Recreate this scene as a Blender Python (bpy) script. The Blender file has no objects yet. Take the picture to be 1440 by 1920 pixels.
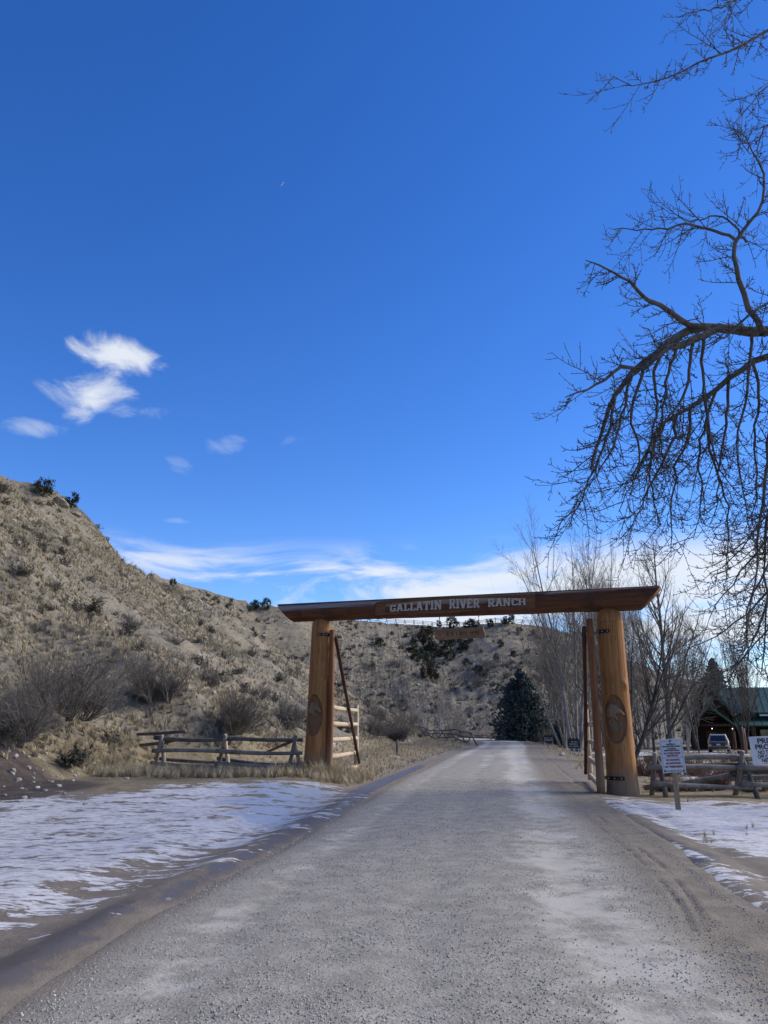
import bpy, bmesh, math, random
import numpy as np
from mathutils import Vector, Matrix

random.seed(11)
RNG = np.random.default_rng(11)
scene = bpy.context.scene
COL = scene.collection
R = math.radians

# ------------------------------------------------------------------ camera
PITCH = R(15.70)
EYE = 1.6
cam_data = bpy.data.cameras.new("camera")
cam_data.sensor_fit = 'VERTICAL'
cam_data.sensor_height = 36.0
cam_data.sensor_width = 27.0
cam_data.lens = 27.0
cam_data.clip_start = 0.1
cam_data.clip_end = 30000.0
cam = bpy.data.objects.new("camera", cam_data)
COL.objects.link(cam)
cam.location = (0, 0, EYE)
cam.rotation_euler = (math.pi / 2 + PITCH, 0, 0)
scene.camera = cam

# ------------------------------------------------------------------ sky, clouds, sun
SUN_EL, SUN_AZ = 34.0, 74.0          # azimuth clockwise from the view direction (+y), i.e. to the right
world = bpy.data.worlds.new("World")
scene.world = world
world.cycles.sampling_method = 'MANUAL'
world.cycles.sample_map_resolution = 256
world.use_nodes = True
wn, wl = world.node_tree.nodes, world.node_tree.links
wn.clear()


def W(t, **kw):
    n = wn.new(t)
    for k, v in kw.items():
        setattr(n, k, v)
    return n


def wmath(op, a, b=None, c=None, clamp=False):
    n = W('ShaderNodeMath', operation=op)
    n.use_clamp = clamp
    for i, v in enumerate((a, b, c)):
        if v is None:
            continue
        if isinstance(v, (int, float)):
            n.inputs[i].default_value = v
        else:
            wl.new(v, n.inputs[i])
    return n.outputs[0]


sky = W('ShaderNodeTexSky', sky_type='NISHITA')
sky.sun_disc = False
sky.sun_elevation = R(SUN_EL)
sky.sun_rotation = R(SUN_AZ)
sky.altitude = 1400
sky.air_density = 1.0
sky.dust_density = 0.15
sky.ozone_density = 3.0
hs = W('ShaderNodeHueSaturation')
hs.inputs['Hue'].default_value = 0.515
hs.inputs['Saturation'].default_value = 1.30
hs.inputs['Value'].default_value = 1.38
wl.new(sky.outputs[0], hs.inputs['Color'])
tc = W('ShaderNodeTexCoord')
sx = W('ShaderNodeSeparateXYZ')
wl.new(tc.outputs['Generated'], sx.inputs[0])
AZ = wmath('ARCTAN2', sx.outputs[0], sx.outputs[1])
EL = wmath('ARCSINE', sx.outputs[2])
cxyz = W('ShaderNodeCombineXYZ')
wl.new(AZ, cxyz.inputs[0])
wl.new(EL, cxyz.inputs[1])


def wnoise(scale, sx_, sy_, detail, dist=0.0, off=0.0):
    m = W('ShaderNodeMapping')
    m.inputs['Scale'].default_value = (sx_, sy_, 1)
    m.inputs['Location'].default_value = (off, off * 0.7, 0)
    wl.new(cxyz.outputs[0], m.inputs['Vector'])
    n = W('ShaderNodeTexNoise')
    n.inputs['Scale'].default_value = scale
    n.inputs['Detail'].default_value = detail
    n.inputs['Roughness'].default_value = 0.6
    n.inputs['Distortion'].default_value = dist
    wl.new(m.outputs[0], n.inputs['Vector'])
    return n.outputs['Fac']


def smooth(v, a, b):
    n = W('ShaderNodeMapRange', interpolation_type='SMOOTHSTEP')
    n.inputs['From Min'].default_value = a
    n.inputs['From Max'].default_value = b
    wl.new(v, n.inputs['Value'])
    return n.outputs[0]


def blob(az, el, sa, se, tilt=0.0):
    da = wmath('SUBTRACT', AZ, az)
    de = wmath('SUBTRACT', EL, el)
    ca, sa_ = math.cos(tilt), math.sin(tilt)
    p = wmath('DIVIDE', wmath('ADD', wmath('MULTIPLY', da, ca), wmath('MULTIPLY', de, sa_)), sa)
    q = wmath('DIVIDE', wmath('SUBTRACT', wmath('MULTIPLY', de, ca), wmath('MULTIPLY', da, sa_)), se)
    r2 = wmath('ADD', wmath('MULTIPLY', p, p), wmath('MULTIPLY', q, q))
    return wmath('SUBTRACT', 1.0, r2)


def px_dir(px, py):
    a, b = (px - 720) / 1440, (960 - py) / 1440
    v = Vector((a, math.cos(PITCH) - b * math.sin(PITCH), math.sin(PITCH) + b * math.cos(PITCH))).normalized()
    return math.atan2(v.x, v.y), math.asin(v.z)


# fair-weather scraps high on one side, a cirrus bank low over the hills all the way round
n_fine = wnoise(10.0, 1.0, 1.8, 9.0, 0.9, 2.3)
total = None
for (px, py, wx, wy, tl, gain) in ((215, 668, 92, 42, -0.10, 1.0), (190, 740, 115, 46, -0.18, 1.0), (150, 785, 40, 26, 0.3, 0.9),
                                   (75, 803, 75, 16, 0.06, 0.42), (412, 838, 70, 24, 0.25, 0.45), (548, 824, 34, 12, 0.3, 0.28),
                                   (338, 872, 34, 20, -0.5, 0.18), (330, 976, 30, 6, 0, 0.2)):
    a, e = px_dir(px, py)
    b = blob(a, e, wx / 1500, wy / 1500, tl)
    v = wmath('ADD', wmath('MULTIPLY', wmath('MAXIMUM', b, -2.0), 0.20), n_fine)
    v = wmath('MULTIPLY', smooth(v, 0.52, 0.86), gain)
    total = v if total is None else wmath('MAXIMUM', total, v)
n_low = wnoise(4.2, 1.0, 4.6, 9.0, 0.8, 3.1)
n_low2 = wnoise(1.3, 1.0, 3.0, 3.0, 0.2, 1.7)
band = wmath('MULTIPLY', smooth(EL, 0.245, 0.19), smooth(EL, -0.02, 0.10))
side = smooth(AZ, -0.50, 0.10)
cov = wmath('ADD', wmath('MULTIPLY', n_low, 1.0), wmath('MULTIPLY', wmath('SUBTRACT', n_low2, 0.5), 0.5))
cov = wmath('ADD', cov, wmath('MULTIPLY', side, 0.15))
low = wmath('MULTIPLY', smooth(cov, 0.475, 0.70), band)
total = wmath('MAXIMUM', total, low)
mixc = W('ShaderNodeMix', data_type='RGBA')
wl.new(wmath('MULTIPLY', total, 0.92), mixc.inputs['Factor'])
wl.new(hs.outputs[0], mixc.inputs['A'])
mixc.inputs['B'].default_value = (5.6, 5.9, 6.3, 1)
bg = W('ShaderNodeBackground')
bg.inputs['Strength'].default_value = 0.15
wl.new(mixc.outputs['Result'], bg.inputs['Color'])
wo = W('ShaderNodeOutputWorld')
wl.new(bg.outputs[0], wo.inputs[0])

sun_data = bpy.data.lights.new("sun", 'SUN')
sun_data.energy = 4.8
sun_data.angle = R(34)
sun_data.color = (1.0, 0.90, 0.76)
sun = bpy.data.objects.new("sun", sun_data)
COL.objects.link(sun)
_e, _a = R(SUN_EL), R(SUN_AZ)
_dir = Vector((math.cos(_e) * math.sin(_a), math.cos(_e) * math.cos(_a), math.sin(_e)))
sun.rotation_euler = _dir.to_track_quat('Z', 'Y').to_euler()
sun.location = (60, 20, 60)

scene.view_settings.view_transform = 'Standard'
scene.view_settings.look = 'None'
scene.view_settings.exposure = 0.0
scene.view_settings.gamma = 1.0
scene.view_settings.use_curve_mapping = False
scene.render.engine = 'CYCLES'
scene.cycles.use_denoising = True
scene.cycles.max_bounces = 5
scene.cycles.sample_clamp_indirect = 4.0
scene.cycles.sample_clamp_direct = 12.0
scene.cycles.transparent_max_bounces = 4
scene.render.filter_size = 1.2

# ------------------------------------------------------------------ helpers: tags, meshes
def tag(o, label=None, cat=None, group=None, kind=None):
    if label: o['label'] = label
    if cat: o['category'] = cat
    if group: o['group'] = group
    if kind: o['kind'] = kind
    return o


def empty(name, loc=(0, 0, 0), rz=0.0):
    o = bpy.data.objects.new(name, None)
    o.empty_display_size = 0.2
    COL.objects.link(o)
    o.location = loc
    o.rotation_euler = (0, 0, rz)
    return o


def link(name, me, mat=None, parent=None, loc=None, rot=None, scale=None):
    if mat is not None and not me.materials:
        me.materials.append(mat)
    o = bpy.data.objects.new(name, me)
    COL.objects.link(o)
    if parent is not None: o.parent = parent
    if loc is not None: o.location = loc
    if rot is not None: o.rotation_euler = rot
    if scale is not None: o.scale = scale if hasattr(scale, '__len__') else (scale,) * 3
    return o


def mesh_np(name, V, F, smooth=True):
    """V (n,3); F (m,k) with k = 3 or 4, or a list of such arrays."""
    Fs = F if isinstance(F, list) else [F]
    Fs = [np.asarray(f, dtype=np.int32) for f in Fs if len(f)]
    me = bpy.data.meshes.new(name)
    V = np.asarray(V, dtype=np.float32)
    me.vertices.add(len(V))
    me.vertices.foreach_set('co', V.ravel())
    nl = sum(f.size for f in Fs)
    npoly = sum(len(f) for f in Fs)
    me.loops.add(nl)
    me.polygons.add(npoly)
    me.loops.foreach_set('vertex_index', np.concatenate([f.ravel() for f in Fs]))
    starts, off = [], 0
    for f in Fs:
        k = f.shape[1]
        starts.append(off + np.arange(len(f), dtype=np.int32) * k)
        off += f.size
    me.polygons.foreach_set('loop_start', np.concatenate(starts))
    me.polygons.foreach_set('use_smooth', np.full(npoly, smooth, dtype=bool))
    me.update(calc_edges=True)
    me.validate()
    return me


def vattr(me, name, data):
    a = me.attributes.new(name, 'FLOAT', 'POINT')
    a.data.foreach_set('value', np.asarray(data, dtype=np.float32).ravel())


class MB:
    """Collects boxes, tubes and polygons into one mesh."""
    def __init__(self): self.v, self.f = [], []

    def poly(self, pts, faces):
        b = len(self.v)
        self.v += [tuple(p) for p in pts]
        self.f += [tuple(b + i for i in f) for f in faces]
        return self

    def box(self, x0, x1, y0, y1, z0, z1, M=None):
        p = [Vector((x, y, z)) for z in (z0, z1) for y in (y0, y1) for x in (x0, x1)]
        if M is not None: p = [M @ q for q in p]
        return self.poly(p, [(0, 2, 3, 1), (4, 5, 7, 6), (0, 1, 5, 4), (2, 6, 7, 3), (0, 4, 6, 2), (1, 3, 7, 5)])

    def prism(self, outline, y0, y1):
        """outline in the x,z plane (counter-clockwise seen from -y), pushed from y0 (front) to y1"""
        n = len(outline)
        pts = [(x, y0, z) for x, z in outline] + [(x, y1, z) for x, z in outline]
        fs = [tuple(range(n)), tuple(range(2 * n - 1, n - 1, -1))]
        fs += [(i, n + i, n + (i + 1) % n, (i + 1) % n) for i in range(n)]
        return self.poly(pts, fs)

    def mesh(self, name, smooth=False):
        me = bpy.data.meshes.new(name)
        me.from_pydata(self.v, [], self.f)
        bm = bmesh.new(); bm.from_mesh(me)
        bmesh.ops.recalc_face_normals(bm, faces=bm.faces)
        bm.to_mesh(me); bm.free()
        if smooth: me.polygons.foreach_set('use_smooth', [True] * len(me.polygons))
        return me

    def build(self, name, mat, parent=None, smooth=False, **kw):
        return link(name, self.mesh(name, smooth), mat, parent, **kw)


def bevel(o, w=0.01, seg=2):
    m = o.modifiers.new('bevel', 'BEVEL'); m.width = w; m.segments = seg; m.limit_method = 'ANGLE'
    return o


# ------------------------------------------------------------------ helpers: noise on arrays
def _hash(ix, iy, seed):
    h = (ix.astype(np.int64) * 374761393 + iy.astype(np.int64) * 668265263 + seed * 1442695041) & 0xFFFFFFFF
    h = ((h ^ (h >> 13)) * 1274126177) & 0xFFFFFFFF
    return ((h ^ (h >> 16)) & 0xFFFFFF) / float(0xFFFFFF)


def vnoise(x, y, seed=0):
    x, y = np.asarray(x, float), np.asarray(y, float)
    ix, iy = np.floor(x), np.floor(y)
    fx, fy = x - ix, y - iy
    fx, fy = fx * fx * (3 - 2 * fx), fy * fy * (3 - 2 * fy)
    a, b = _hash(ix, iy, seed), _hash(ix + 1, iy, seed)
    c, d = _hash(ix, iy + 1, seed), _hash(ix + 1, iy + 1, seed)
    return (a + (b - a) * fx) * (1 - fy) + (c + (d - c) * fx) * fy


def fbm(x, y, octv=4, seed=0, gain=0.5):
    s, a, t = 0.0, 1.0, 0.0
    for i in range(octv):
        s = s + a * (vnoise(x * 2 ** i + i * 17.3, y * 2 ** i - i * 9.1, seed + i) - 0.5)
        t += a
        a *= gain
    return s / t * 2          # about -1..1


def sstep(a, b, v):
    t = np.clip((np.asarray(v, float) - a) / (b - a), 0, 1)
    return t * t * (3 - 2 * t)


def pl_dist(x, y, pts):
    """distance to a polyline, signed side (+ = right of travel), and arc position"""
    best = np.full(np.shape(x), 1e18); sd = np.zeros(np.shape(x)); ss = np.zeros(np.shape(x)); acc = 0.0
    for (x0, y0), (x1, y1) in zip(pts[:-1], pts[1:]):
        dx, dy = x1 - x0, y1 - y0
        L = math.hypot(dx, dy)
        t = np.clip(((x - x0) * dx + (y - y0) * dy) / (L * L), 0, 1)
        qx, qy = x - (x0 + t * dx), y - (y0 + t * dy)
        d2 = qx * qx + qy * qy
        m = d2 < best
        best = np.where(m, d2, best)
        sd = np.where(m, np.sign(qx * dy - qy * dx), sd)
        ss = np.where(m, acc + t * L, ss)
        acc += L
    return np.sqrt(best), sd, ss


def in_poly(x, y, poly):
    c = np.zeros(np.shape(x), bool)
    n = len(poly)
    for i in range(n):
        x0, y0 = poly[i]; x1, y1 = poly[(i + 1) % n]
        if y0 == y1: continue
        k = ((y0 > y) != (y1 > y)) & (x < (x1 - x0) * (y - y0) / (y1 - y0) + x0)
        c ^= k
    return c


def smooth_line(pts, n=8):
    """Catmull-Rom through the points"""
    P = [np.array(p, float) for p in pts]
    P = [2 * P[0] - P[1]] + P + [2 * P[-1] - P[-2]]
    out = []
    for i in range(1, len(P) - 2):
        for k in range(n):
            t = k / n
            a, b, c, d = P[i - 1], P[i], P[i + 1], P[i + 2]
            out.append(0.5 * ((2 * b) + (c - a) * t + (2 * a - 5 * b + 4 * c - d) * t * t + (3 * b - a - 3 * c + d) * t ** 3))
    out.append(P[-2])
    return np.array(out)


# ------------------------------------------------------------------ helpers: where a sight line meets a distance or the land
def ray(px, py):
    a, b = (px - 720) / 1440, (960 - py) / 1440
    return np.array([a, math.cos(PITCH) - b * math.sin(PITCH), math.sin(PITCH) + b * math.cos(PITCH)])


def at(px, py, Y):
    d = ray(px, py)
    return np.array([0, 0, EYE]) + d * (Y / d[1])


# ------------------------------------------------------------------ helpers: branches
def norm(a):
    return a / np.maximum(np.linalg.norm(a, axis=-1, keepdims=True), 1e-9)


def grow(S, D, L, r, n=6, wander=.15, trop=(0, 0, 0), trop_end=None, taper=.3, rng=RNG):
    S, D, L, r = np.asarray(S, float), np.asarray(D, float), np.asarray(L, float), np.asarray(r, float)
    T = len(S)
    P = np.zeros((T, n + 1, 3)); P[:, 0] = S
    d = norm(D)
    t0 = np.array(trop, float); t1 = t0 if trop_end is None else np.array(trop_end, float)
    for i in range(n):
        d = norm(d + rng.normal(0, wander, (T, 3)) + t0 * (1 - i / n) + t1 * (i / n))
        P[:, i + 1] = P[:, i] + d * (L / n)[:, None]
    return P, r[:, None] * np.linspace(1, taper, n + 1)


def sprout(P, Rr, k, t0=.25, t1=1., ang=50, angsd=12, length=.5, lsd=.3, fall=.5, radf=.6, rmin=.002, up=0., rng=RNG):
    T, N, _ = P.shape
    L = np.linalg.norm(np.diff(P, axis=1), axis=2).sum(1)
    t = t0 + (t1 - t0) * (np.arange(k)[None] + rng.random((T, k))) / k
    q = np.clip(t * (N - 1), 0, N - 1.001)
    i = q.astype(int); f = (q - i)[..., None]
    ar = np.arange(T)[:, None]
    A, B = P[ar, i], P[ar, i + 1]
    S = A + (B - A) * f
    tan = norm(B - A)
    rr = Rr[ar, i] + (Rr[ar, i + 1] - Rr[ar, i]) * f[..., 0]
    rv = rng.normal(0, 1, (T, k, 3)); rv[..., 2] += up
    perp = norm(np.cross(tan, np.cross(rv, tan)))
    a = np.radians(rng.normal(ang, angsd, (T, k)))[..., None]
    D = tan * np.cos(a) + perp * np.sin(a)
    LL = L[:, None] * length * (1 - fall * t) * np.clip(rng.normal(1, lsd, (T, k)), .35, 1.8)
    r = np.maximum(rr * radf, rmin)
    return S.reshape(-1, 3), D.reshape(-1, 3), LL.ravel(), r.ravel()


def tubes(name, sets, sides=4, smooth=True):
    """sets: list of (P (T,N,3), R (T,N)) or with own side count"""
    Vs, Fs, off = [], [], 0
    for st in sets:
        P, Rr = st[0], st[1]
        sd = st[2] if len(st) > 2 else sides
        T, N, _ = P.shape
        if T == 0: continue
        tan = norm(np.gradient(P, axis=1))
        ref = np.where(np.abs(norm(P[:, -1] - P[:, 0])[:, 2:3]) > .8, np.array([[1., .13, 0]]), np.array([[.1, .05, 1.]]))
        u = norm(np.cross(tan, ref[:, None, :])); v = np.cross(tan, u)
        th = np.arange(sd) * 2 * math.pi / sd
        ring = P[:, :, None, :] + Rr[:, :, None, None] * (np.cos(th)[None, None, :, None] * u[:, :, None, :] + np.sin(th)[None, None, :, None] * v[:, :, None, :])
        Vs.append(ring.reshape(-1, 3))
        b = off + (np.arange(T)[:, None, None] * N + np.arange(N - 1)[None, :, None]) * sd
        k = np.arange(sd)[None, None, :]; k2 = (k + 1) % sd
        F = np.stack([b + k, b + k2, b + sd + k2, b + sd + k], -1).reshape(-1, 4)
        Fs.append(F)
        off += T * N * sd
    return mesh_np(name, np.concatenate(Vs), [np.concatenate(Fs)], smooth)


def log_mesh(p0, p1, r0, r1, rings=9, sides=12, seed=0, wob=.06, bend=.012):
    """a peeled pole from p0 to p1: slightly bent, knobbly, with sawn ends"""
    rg = np.random.default_rng(seed)
    p0, p1 = np.array(p0, float), np.array(p1, float)
    d = p1 - p0; L = np.linalg.norm(d); d /= L
    ref = np.array([0, 0, 1.]) if abs(d[2]) < .8 else np.array([1., 0, 0])
    u = np.cross(d, ref); u /= np.linalg.norm(u); v = np.cross(d, u)
    t = np.linspace(0, 1, rings)
    bx, by = rg.normal(0, bend * L, 2)
    axis = p0 + np.outer(t * L, d) + np.outer(np.sin(t * math.pi), bx * u + by * v)
    rad = (r0 + (r1 - r0) * t)[:, None] * (1 + rg.normal(0, wob, (rings, sides)) * .6 + rg.normal(0, wob, (rings, 1)) * .5)
    th = np.arange(sides) * 2 * math.pi / sides
    V = axis[:, None] + rad[..., None] * (np.cos(th)[None, :, None] * u + np.sin(th)[None, :, None] * v)
    V = V.reshape(-1, 3)
    k = np.arange(sides); k2 = (k + 1) % sides
    F = np.concatenate([np.stack([i * sides + k, i * sides + k2, (i + 1) * sides + k2, (i + 1) * sides + k], -1) for i in range(rings - 1)])
    V = np.concatenate([V, axis[:1], axis[-1:]])
    c0, c1 = rings * sides, rings * sides + 1
    T = np.concatenate([np.stack([np.full(sides, c0), k2, k], -1), np.stack([np.full(sides, c1), (rings - 1) * sides + k, (rings - 1) * sides + k2], -1)])
    me = mesh_np('log', V, [F, T], True)
    return me


def scatter(name, pts, rot, scl, idx, protos, label, cat):
    """one mass that nobody could count: small pieces set on points"""
    c = bpy.data.collections.new(name + '_pieces')
    for i, p in enumerate(protos):
        p.name = '%s_piece_%02d' % (name, i)
        c.objects.link(p)
    me = bpy.data.meshes.new(name)
    pts = np.asarray(pts, np.float32)
    me.vertices.add(len(pts)); me.vertices.foreach_set('co', pts.ravel())
    a = me.attributes.new('rot', 'FLOAT_VECTOR', 'POINT'); a.data.foreach_set('vector', np.asarray(rot, np.float32).ravel())
    a = me.attributes.new('scl', 'FLOAT_VECTOR', 'POINT'); a.data.foreach_set('vector', np.asarray(scl, np.float32).ravel())
    a = me.attributes.new('pick', 'INT', 'POINT'); a.data.foreach_set('value', np.asarray(idx, np.int32).ravel())
    o = link(name, me)
    g = bpy.data.node_groups.new(name, 'GeometryNodeTree')
    g.interface.new_socket('Geometry', in_out='INPUT', socket_type='NodeSocketGeometry')
    g.interface.new_socket('Geometry', in_out='OUTPUT', socket_type='NodeSocketGeometry')
    N, Lk = g.nodes, g.links
    gi, go = N.new('NodeGroupInput'), N.new('NodeGroupOutput')
    ip = N.new('GeometryNodeInstanceOnPoints')
    ci = N.new('GeometryNodeCollectionInfo')
    ci.inputs['Collection'].default_value = c
    ci.inputs['Separate Children'].default_value = True
    ci.inputs['Reset Children'].default_value = True
    ip.inputs['Pick Instance'].default_value = True
    Lk.new(gi.outputs[0], ip.inputs['Points'])
    Lk.new(ci.outputs[0], ip.inputs['Instance'])
    for nm, ty, sk in (('rot', 'FLOAT_VECTOR', 'Rotation'), ('scl', 'FLOAT_VECTOR', 'Scale'), ('pick', 'INT', 'Instance Index')):
        na = N.new('GeometryNodeInputNamedAttribute'); na.data_type = ty
        na.inputs['Name'].default_value = nm
        src = [s for s in na.outputs if s.enabled and s.name == 'Attribute'][0]
        if sk == 'Rotation':
            er = N.new('FunctionNodeEulerToRotation')
            Lk.new(src, er.inputs[0]); src = er.outputs[0]
        Lk.new(src, ip.inputs[sk])
    Lk.new(ip.outputs[0], go.inputs[0])
    m = o.modifiers.new('pieces', 'NODES'); m.node_group = g
    return tag(o, label, cat, kind='stuff')


def proto(name, me, mat):
    if not me.materials: me.materials.append(mat)
    return bpy.data.objects.new(name, me)


def copy_tree(o, parent=None):
    c = o.copy(); COL.objects.link(c); c.parent = parent
    for ch in list(o.children):
        copy_tree(ch, c)
    return c


# ------------------------------------------------------------------ helpers: materials
class NT:
    def __init__(self, name, rough=.85, spec=.3):
        self.m = bpy.data.materials.new(name); self.m.use_nodes = True
        self.t = self.m.node_tree; self.n = self.t.nodes; self.l = self.t.links
        self.b = self.n['Principled BSDF']
        self.b.inputs['Roughness'].default_value = rough
        self.b.inputs['Specular IOR Level'].default_value = spec
        self.tc = None

    def put(self, sock, v):
        if hasattr(v, 'links') or hasattr(v, 'is_output'): self.l.new(v, sock)
        elif isinstance(v, (tuple, list)) and len(v) == 3 and sock.type == 'RGBA': sock.default_value = (*v, 1)
        else: sock.default_value = v

    def node(self, t, ins=None, **kw):
        n = self.n.new(t)
        for k, v in kw.items(): setattr(n, k, v)
        for k, v in (ins or {}).items(): self.put(n.inputs[k], v)
        return n

    def coord(self, kind='Object', scale=(1, 1, 1)):
        if self.tc is None: self.tc = self.node('ShaderNodeTexCoord')
        return self.node('ShaderNodeMapping', {'Vector': self.tc.outputs[kind], 'Scale': scale}).outputs[0]

    def noise(self, vec, scale, detail=4, rough=.55, dist=0.):
        return self.node('ShaderNodeTexNoise', {'Vector': vec, 'Scale': scale, 'Detail': detail, 'Roughness': rough, 'Distortion': dist}).outputs['Fac']

    def voronoi(self, vec, scale, out='Distance', **kw):
        return self.node('ShaderNodeTexVoronoi', {'Vector': vec, 'Scale': scale}, **kw).outputs[out]

    def math(self, op, a, b=0., c=0., clamp=False):
        n = self.node('ShaderNodeMath', {0: a, 1: b, 2: c}, operation=op); n.use_clamp = clamp
        return n.outputs[0]

    def ramp(self, v, a, b, c=0., d=1.):
        return self.node('ShaderNodeMapRange', {'Value': v, 'From Min': a, 'From Max': b, 'To Min': c, 'To Max': d}, interpolation_type='SMOOTHSTEP').outputs[0]

    def mix(self, f, a, b, mode='MIX'):
        n = self.node('ShaderNodeMix', data_type='RGBA', blend_type=mode)
        self.put(n.inputs['Factor'], f); self.put(n.inputs['A'], a); self.put(n.inputs['B'], b)
        return n.outputs['Result']

    def attr(self, name):
        return self.node('ShaderNodeAttribute', attribute_name=name).outputs['Fac']

    def color(self, c): self.put(self.b.inputs['Base Color'], c); return self

    def rough(self, r): self.put(self.b.inputs['Roughness'], r); return self

    def bump(self, h, strength=.5, dist=.02, prev=None):
        n = self.node('ShaderNodeBump', {'Height': h, 'Strength': strength, 'Distance': dist})
        if prev is not None: self.l.new(prev, n.inputs['Normal'])
        self.l.new(n.outputs[0], self.b.inputs['Normal'])
        return n.outputs[0]


def flat_mat(name, c, rough=.8, spec=.3, var=.25, scale=6., rnd=0., metal=0., bump=0.):
    t = NT(name, rough, spec)
    v = t.noise(t.coord(), scale, 5, .6)
    f = t.ramp(v, .3, .7, 1 - var, 1 + var)
    if rnd:
        oi = t.node('ShaderNodeObjectInfo').outputs['Random']
        f = t.math('MULTIPLY', f, t.ramp(oi, 0, 1, 1 - rnd, 1 + rnd))
    t.color(t.mix(1., c, f, 'MULTIPLY'))
    t.b.inputs['Metallic'].default_value = metal
    if bump: t.bump(v, bump, .02)
    return t.m

# ------------------------------------------------------------------ the lie of the land
ROAD_C = smooth_line([(.9, -40), (.55, -12), (.35, 0), (.30, 5), (.55, 8), (1.12, 11.7), (2.1, 18.9), (3.15, 26.6), (4.75, 36.5),
                      (7.5, 54), (10.7, 71.5), (13.7, 92), (14.6, 106), (13.4, 120), (9.0, 133), (2, 145), (-6, 157), (-14, 170)], 6)
ROAD_W = 2.62
TOE = smooth_line([(-18, -60), (-16, -10), (-13, 8), (-10.6, 16), (-9.0, 21), (-7.6, 26.5), (-4.2, 30), (-2.4, 38), (-1.0, 50), (1.2, 65), (4.2, 85),
                   (5.6, 100), (3.4, 115), (-4, 130), (-14, 148), (-20, 164), (-14, 172), (0, 160), (14, 152), (32, 150), (55, 156), (85, 180), (125, 240), (180, 330), (270, 470), (420, 700)], 4)
EDGE = smooth_line([(-56, -80), (-54, 0), (-53, 60), (-52, 97), (-48, 102), (-47, 112), (-50, 130), (-54, 165), (-49, 178), (-40, 205), (-29, 211), (-16, 228),
                    (-4, 241), (24, 252), (39, 244), (60, 264), (96, 335), (140, 430), (248, 600), (400, 900)], 3)
HILL_POLY = [tuple(p) for p in TOE] + [(900, 1500), (-900, 1500), (-900, -60)]
TOP_POLY = [tuple(p) for p in EDGE] + [(900, 1500), (-900, 1500), (-900, -80)]
CREST = 34.6


def hill_t(x, y):
    dT = pl_dist(x, y, [tuple(p) for p in TOE])[0]
    dE = pl_dist(x, y, [tuple(p) for p in EDGE])[0]
    t = dT / np.maximum(dT + dE, 1e-6)
    t = np.where(in_poly(x, y, HILL_POLY), t, 0.0)
    return np.where(in_poly(x, y, TOP_POLY), 1.0, t), dT


def road_uv(x, y):
    d, s, a = pl_dist(x, y, [tuple(p) for p in ROAD_C])
    return d * s, a


def gz(x, y, full=False):
    x, y = np.asarray(x, float), np.asarray(y, float)
    t, dT = hill_t(x, y)
    u, a = road_uv(x, y)
    rough = sstep(2.7, 4.5, np.abs(u))
    z = 0.25 * sstep(2.9, 5.2, -u) * sstep(15, 22, y)
    z = z - 0.10 * sstep(2.8, 5.0, u) - np.minimum(.011 * np.maximum(y - 22, 0), .70) * sstep(3.5, 9, u)
    near = 1 - sstep(14, 24, y)
    z = z + near * (.055 * np.exp(-((u + 2.85) / .22) ** 2) - .06 * np.exp(-((u + 3.6) / .5) ** 2))
    z = z + .03 * np.exp(-((u - 3.0) / .25) ** 2) * (1 - sstep(8, 20, y) * .6) - .035 * np.exp(-((u - 3.55) / .16) ** 2) * near
    z = z + rough * (.05 * fbm(x * .5, y * .5, 3, 5) + .022 * fbm(x * 2.2, y * 2.2, 3, 9))
    h = CREST * (t ** 1.06)
    w = sstep(0, .10, t)
    steep = w * (1 - .75 * sstep(.93, 1.0, t))
    rav = 1 - np.abs(fbm(x * .055 + .3, y * .055, 3, 21)) * 2
    h = h + steep * (-1.6 * np.clip(rav, 0, 1) * sstep(.03, .35, t) + .9 * fbm(x * .16, y * .16, 3, 31) + .55 * fbm(x * .5, y * .5, 4, 41, .6) + .16 * fbm(x * 2.0, y * 2.0, 2, 47))
    ledge = fbm(x * .09, y * .09, 2, 61)
    h = h + steep * .9 * sstep(.15, .5, ledge) * (np.abs(((h * .32) % 1.0) - .5) - .25)
    h = h - 4.6 * np.exp(-((x + 36) / 7.5) ** 2 - ((y - 112) / 30) ** 2) * w
    far = sstep(60, 200, np.hypot(x, y)) * (t >= 1)
    h = h + far * .8 * fbm(x * .02, y * .02, 3, 71)
    z = z + np.where(t > 0, h, 0)
    if full: return z, t, u, a, dT
    return z


def gz1(x, y):
    return float(gz(np.array([x]), np.array([y]))[0])


def hit(px, py, ymin=6., ymax=900.):
    """first point where the sight line through a pixel of the photograph meets the land"""
    d = ray(px, py)
    Y = np.geomspace(ymin, ymax, 1400)
    P = np.array([0, 0, EYE])[None] + d[None] * (Y / d[1])[:, None]
    below = P[:, 2] < gz(P[:, 0], P[:, 1])
    k = int(np.argmax(below)) if below.any() else len(Y) - 1
    p = P[k]
    return np.array([p[0], p[1], gz1(p[0], p[1])])


def gp(px, py, z=0.):
    d = ray(px, py)
    p = np.array([0, 0, EYE]) + d * ((z - EYE) / d[2])
    return (p[0], p[1])


def mask(x, y, poly, soft):
    """+ inside, - outside, 1 at `soft` metres from the outline"""
    d = pl_dist(x, y, poly + poly[:1])[0]
    return np.clip(np.where(in_poly(x, y, poly), d, -d) / soft, -1, 1)


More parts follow.
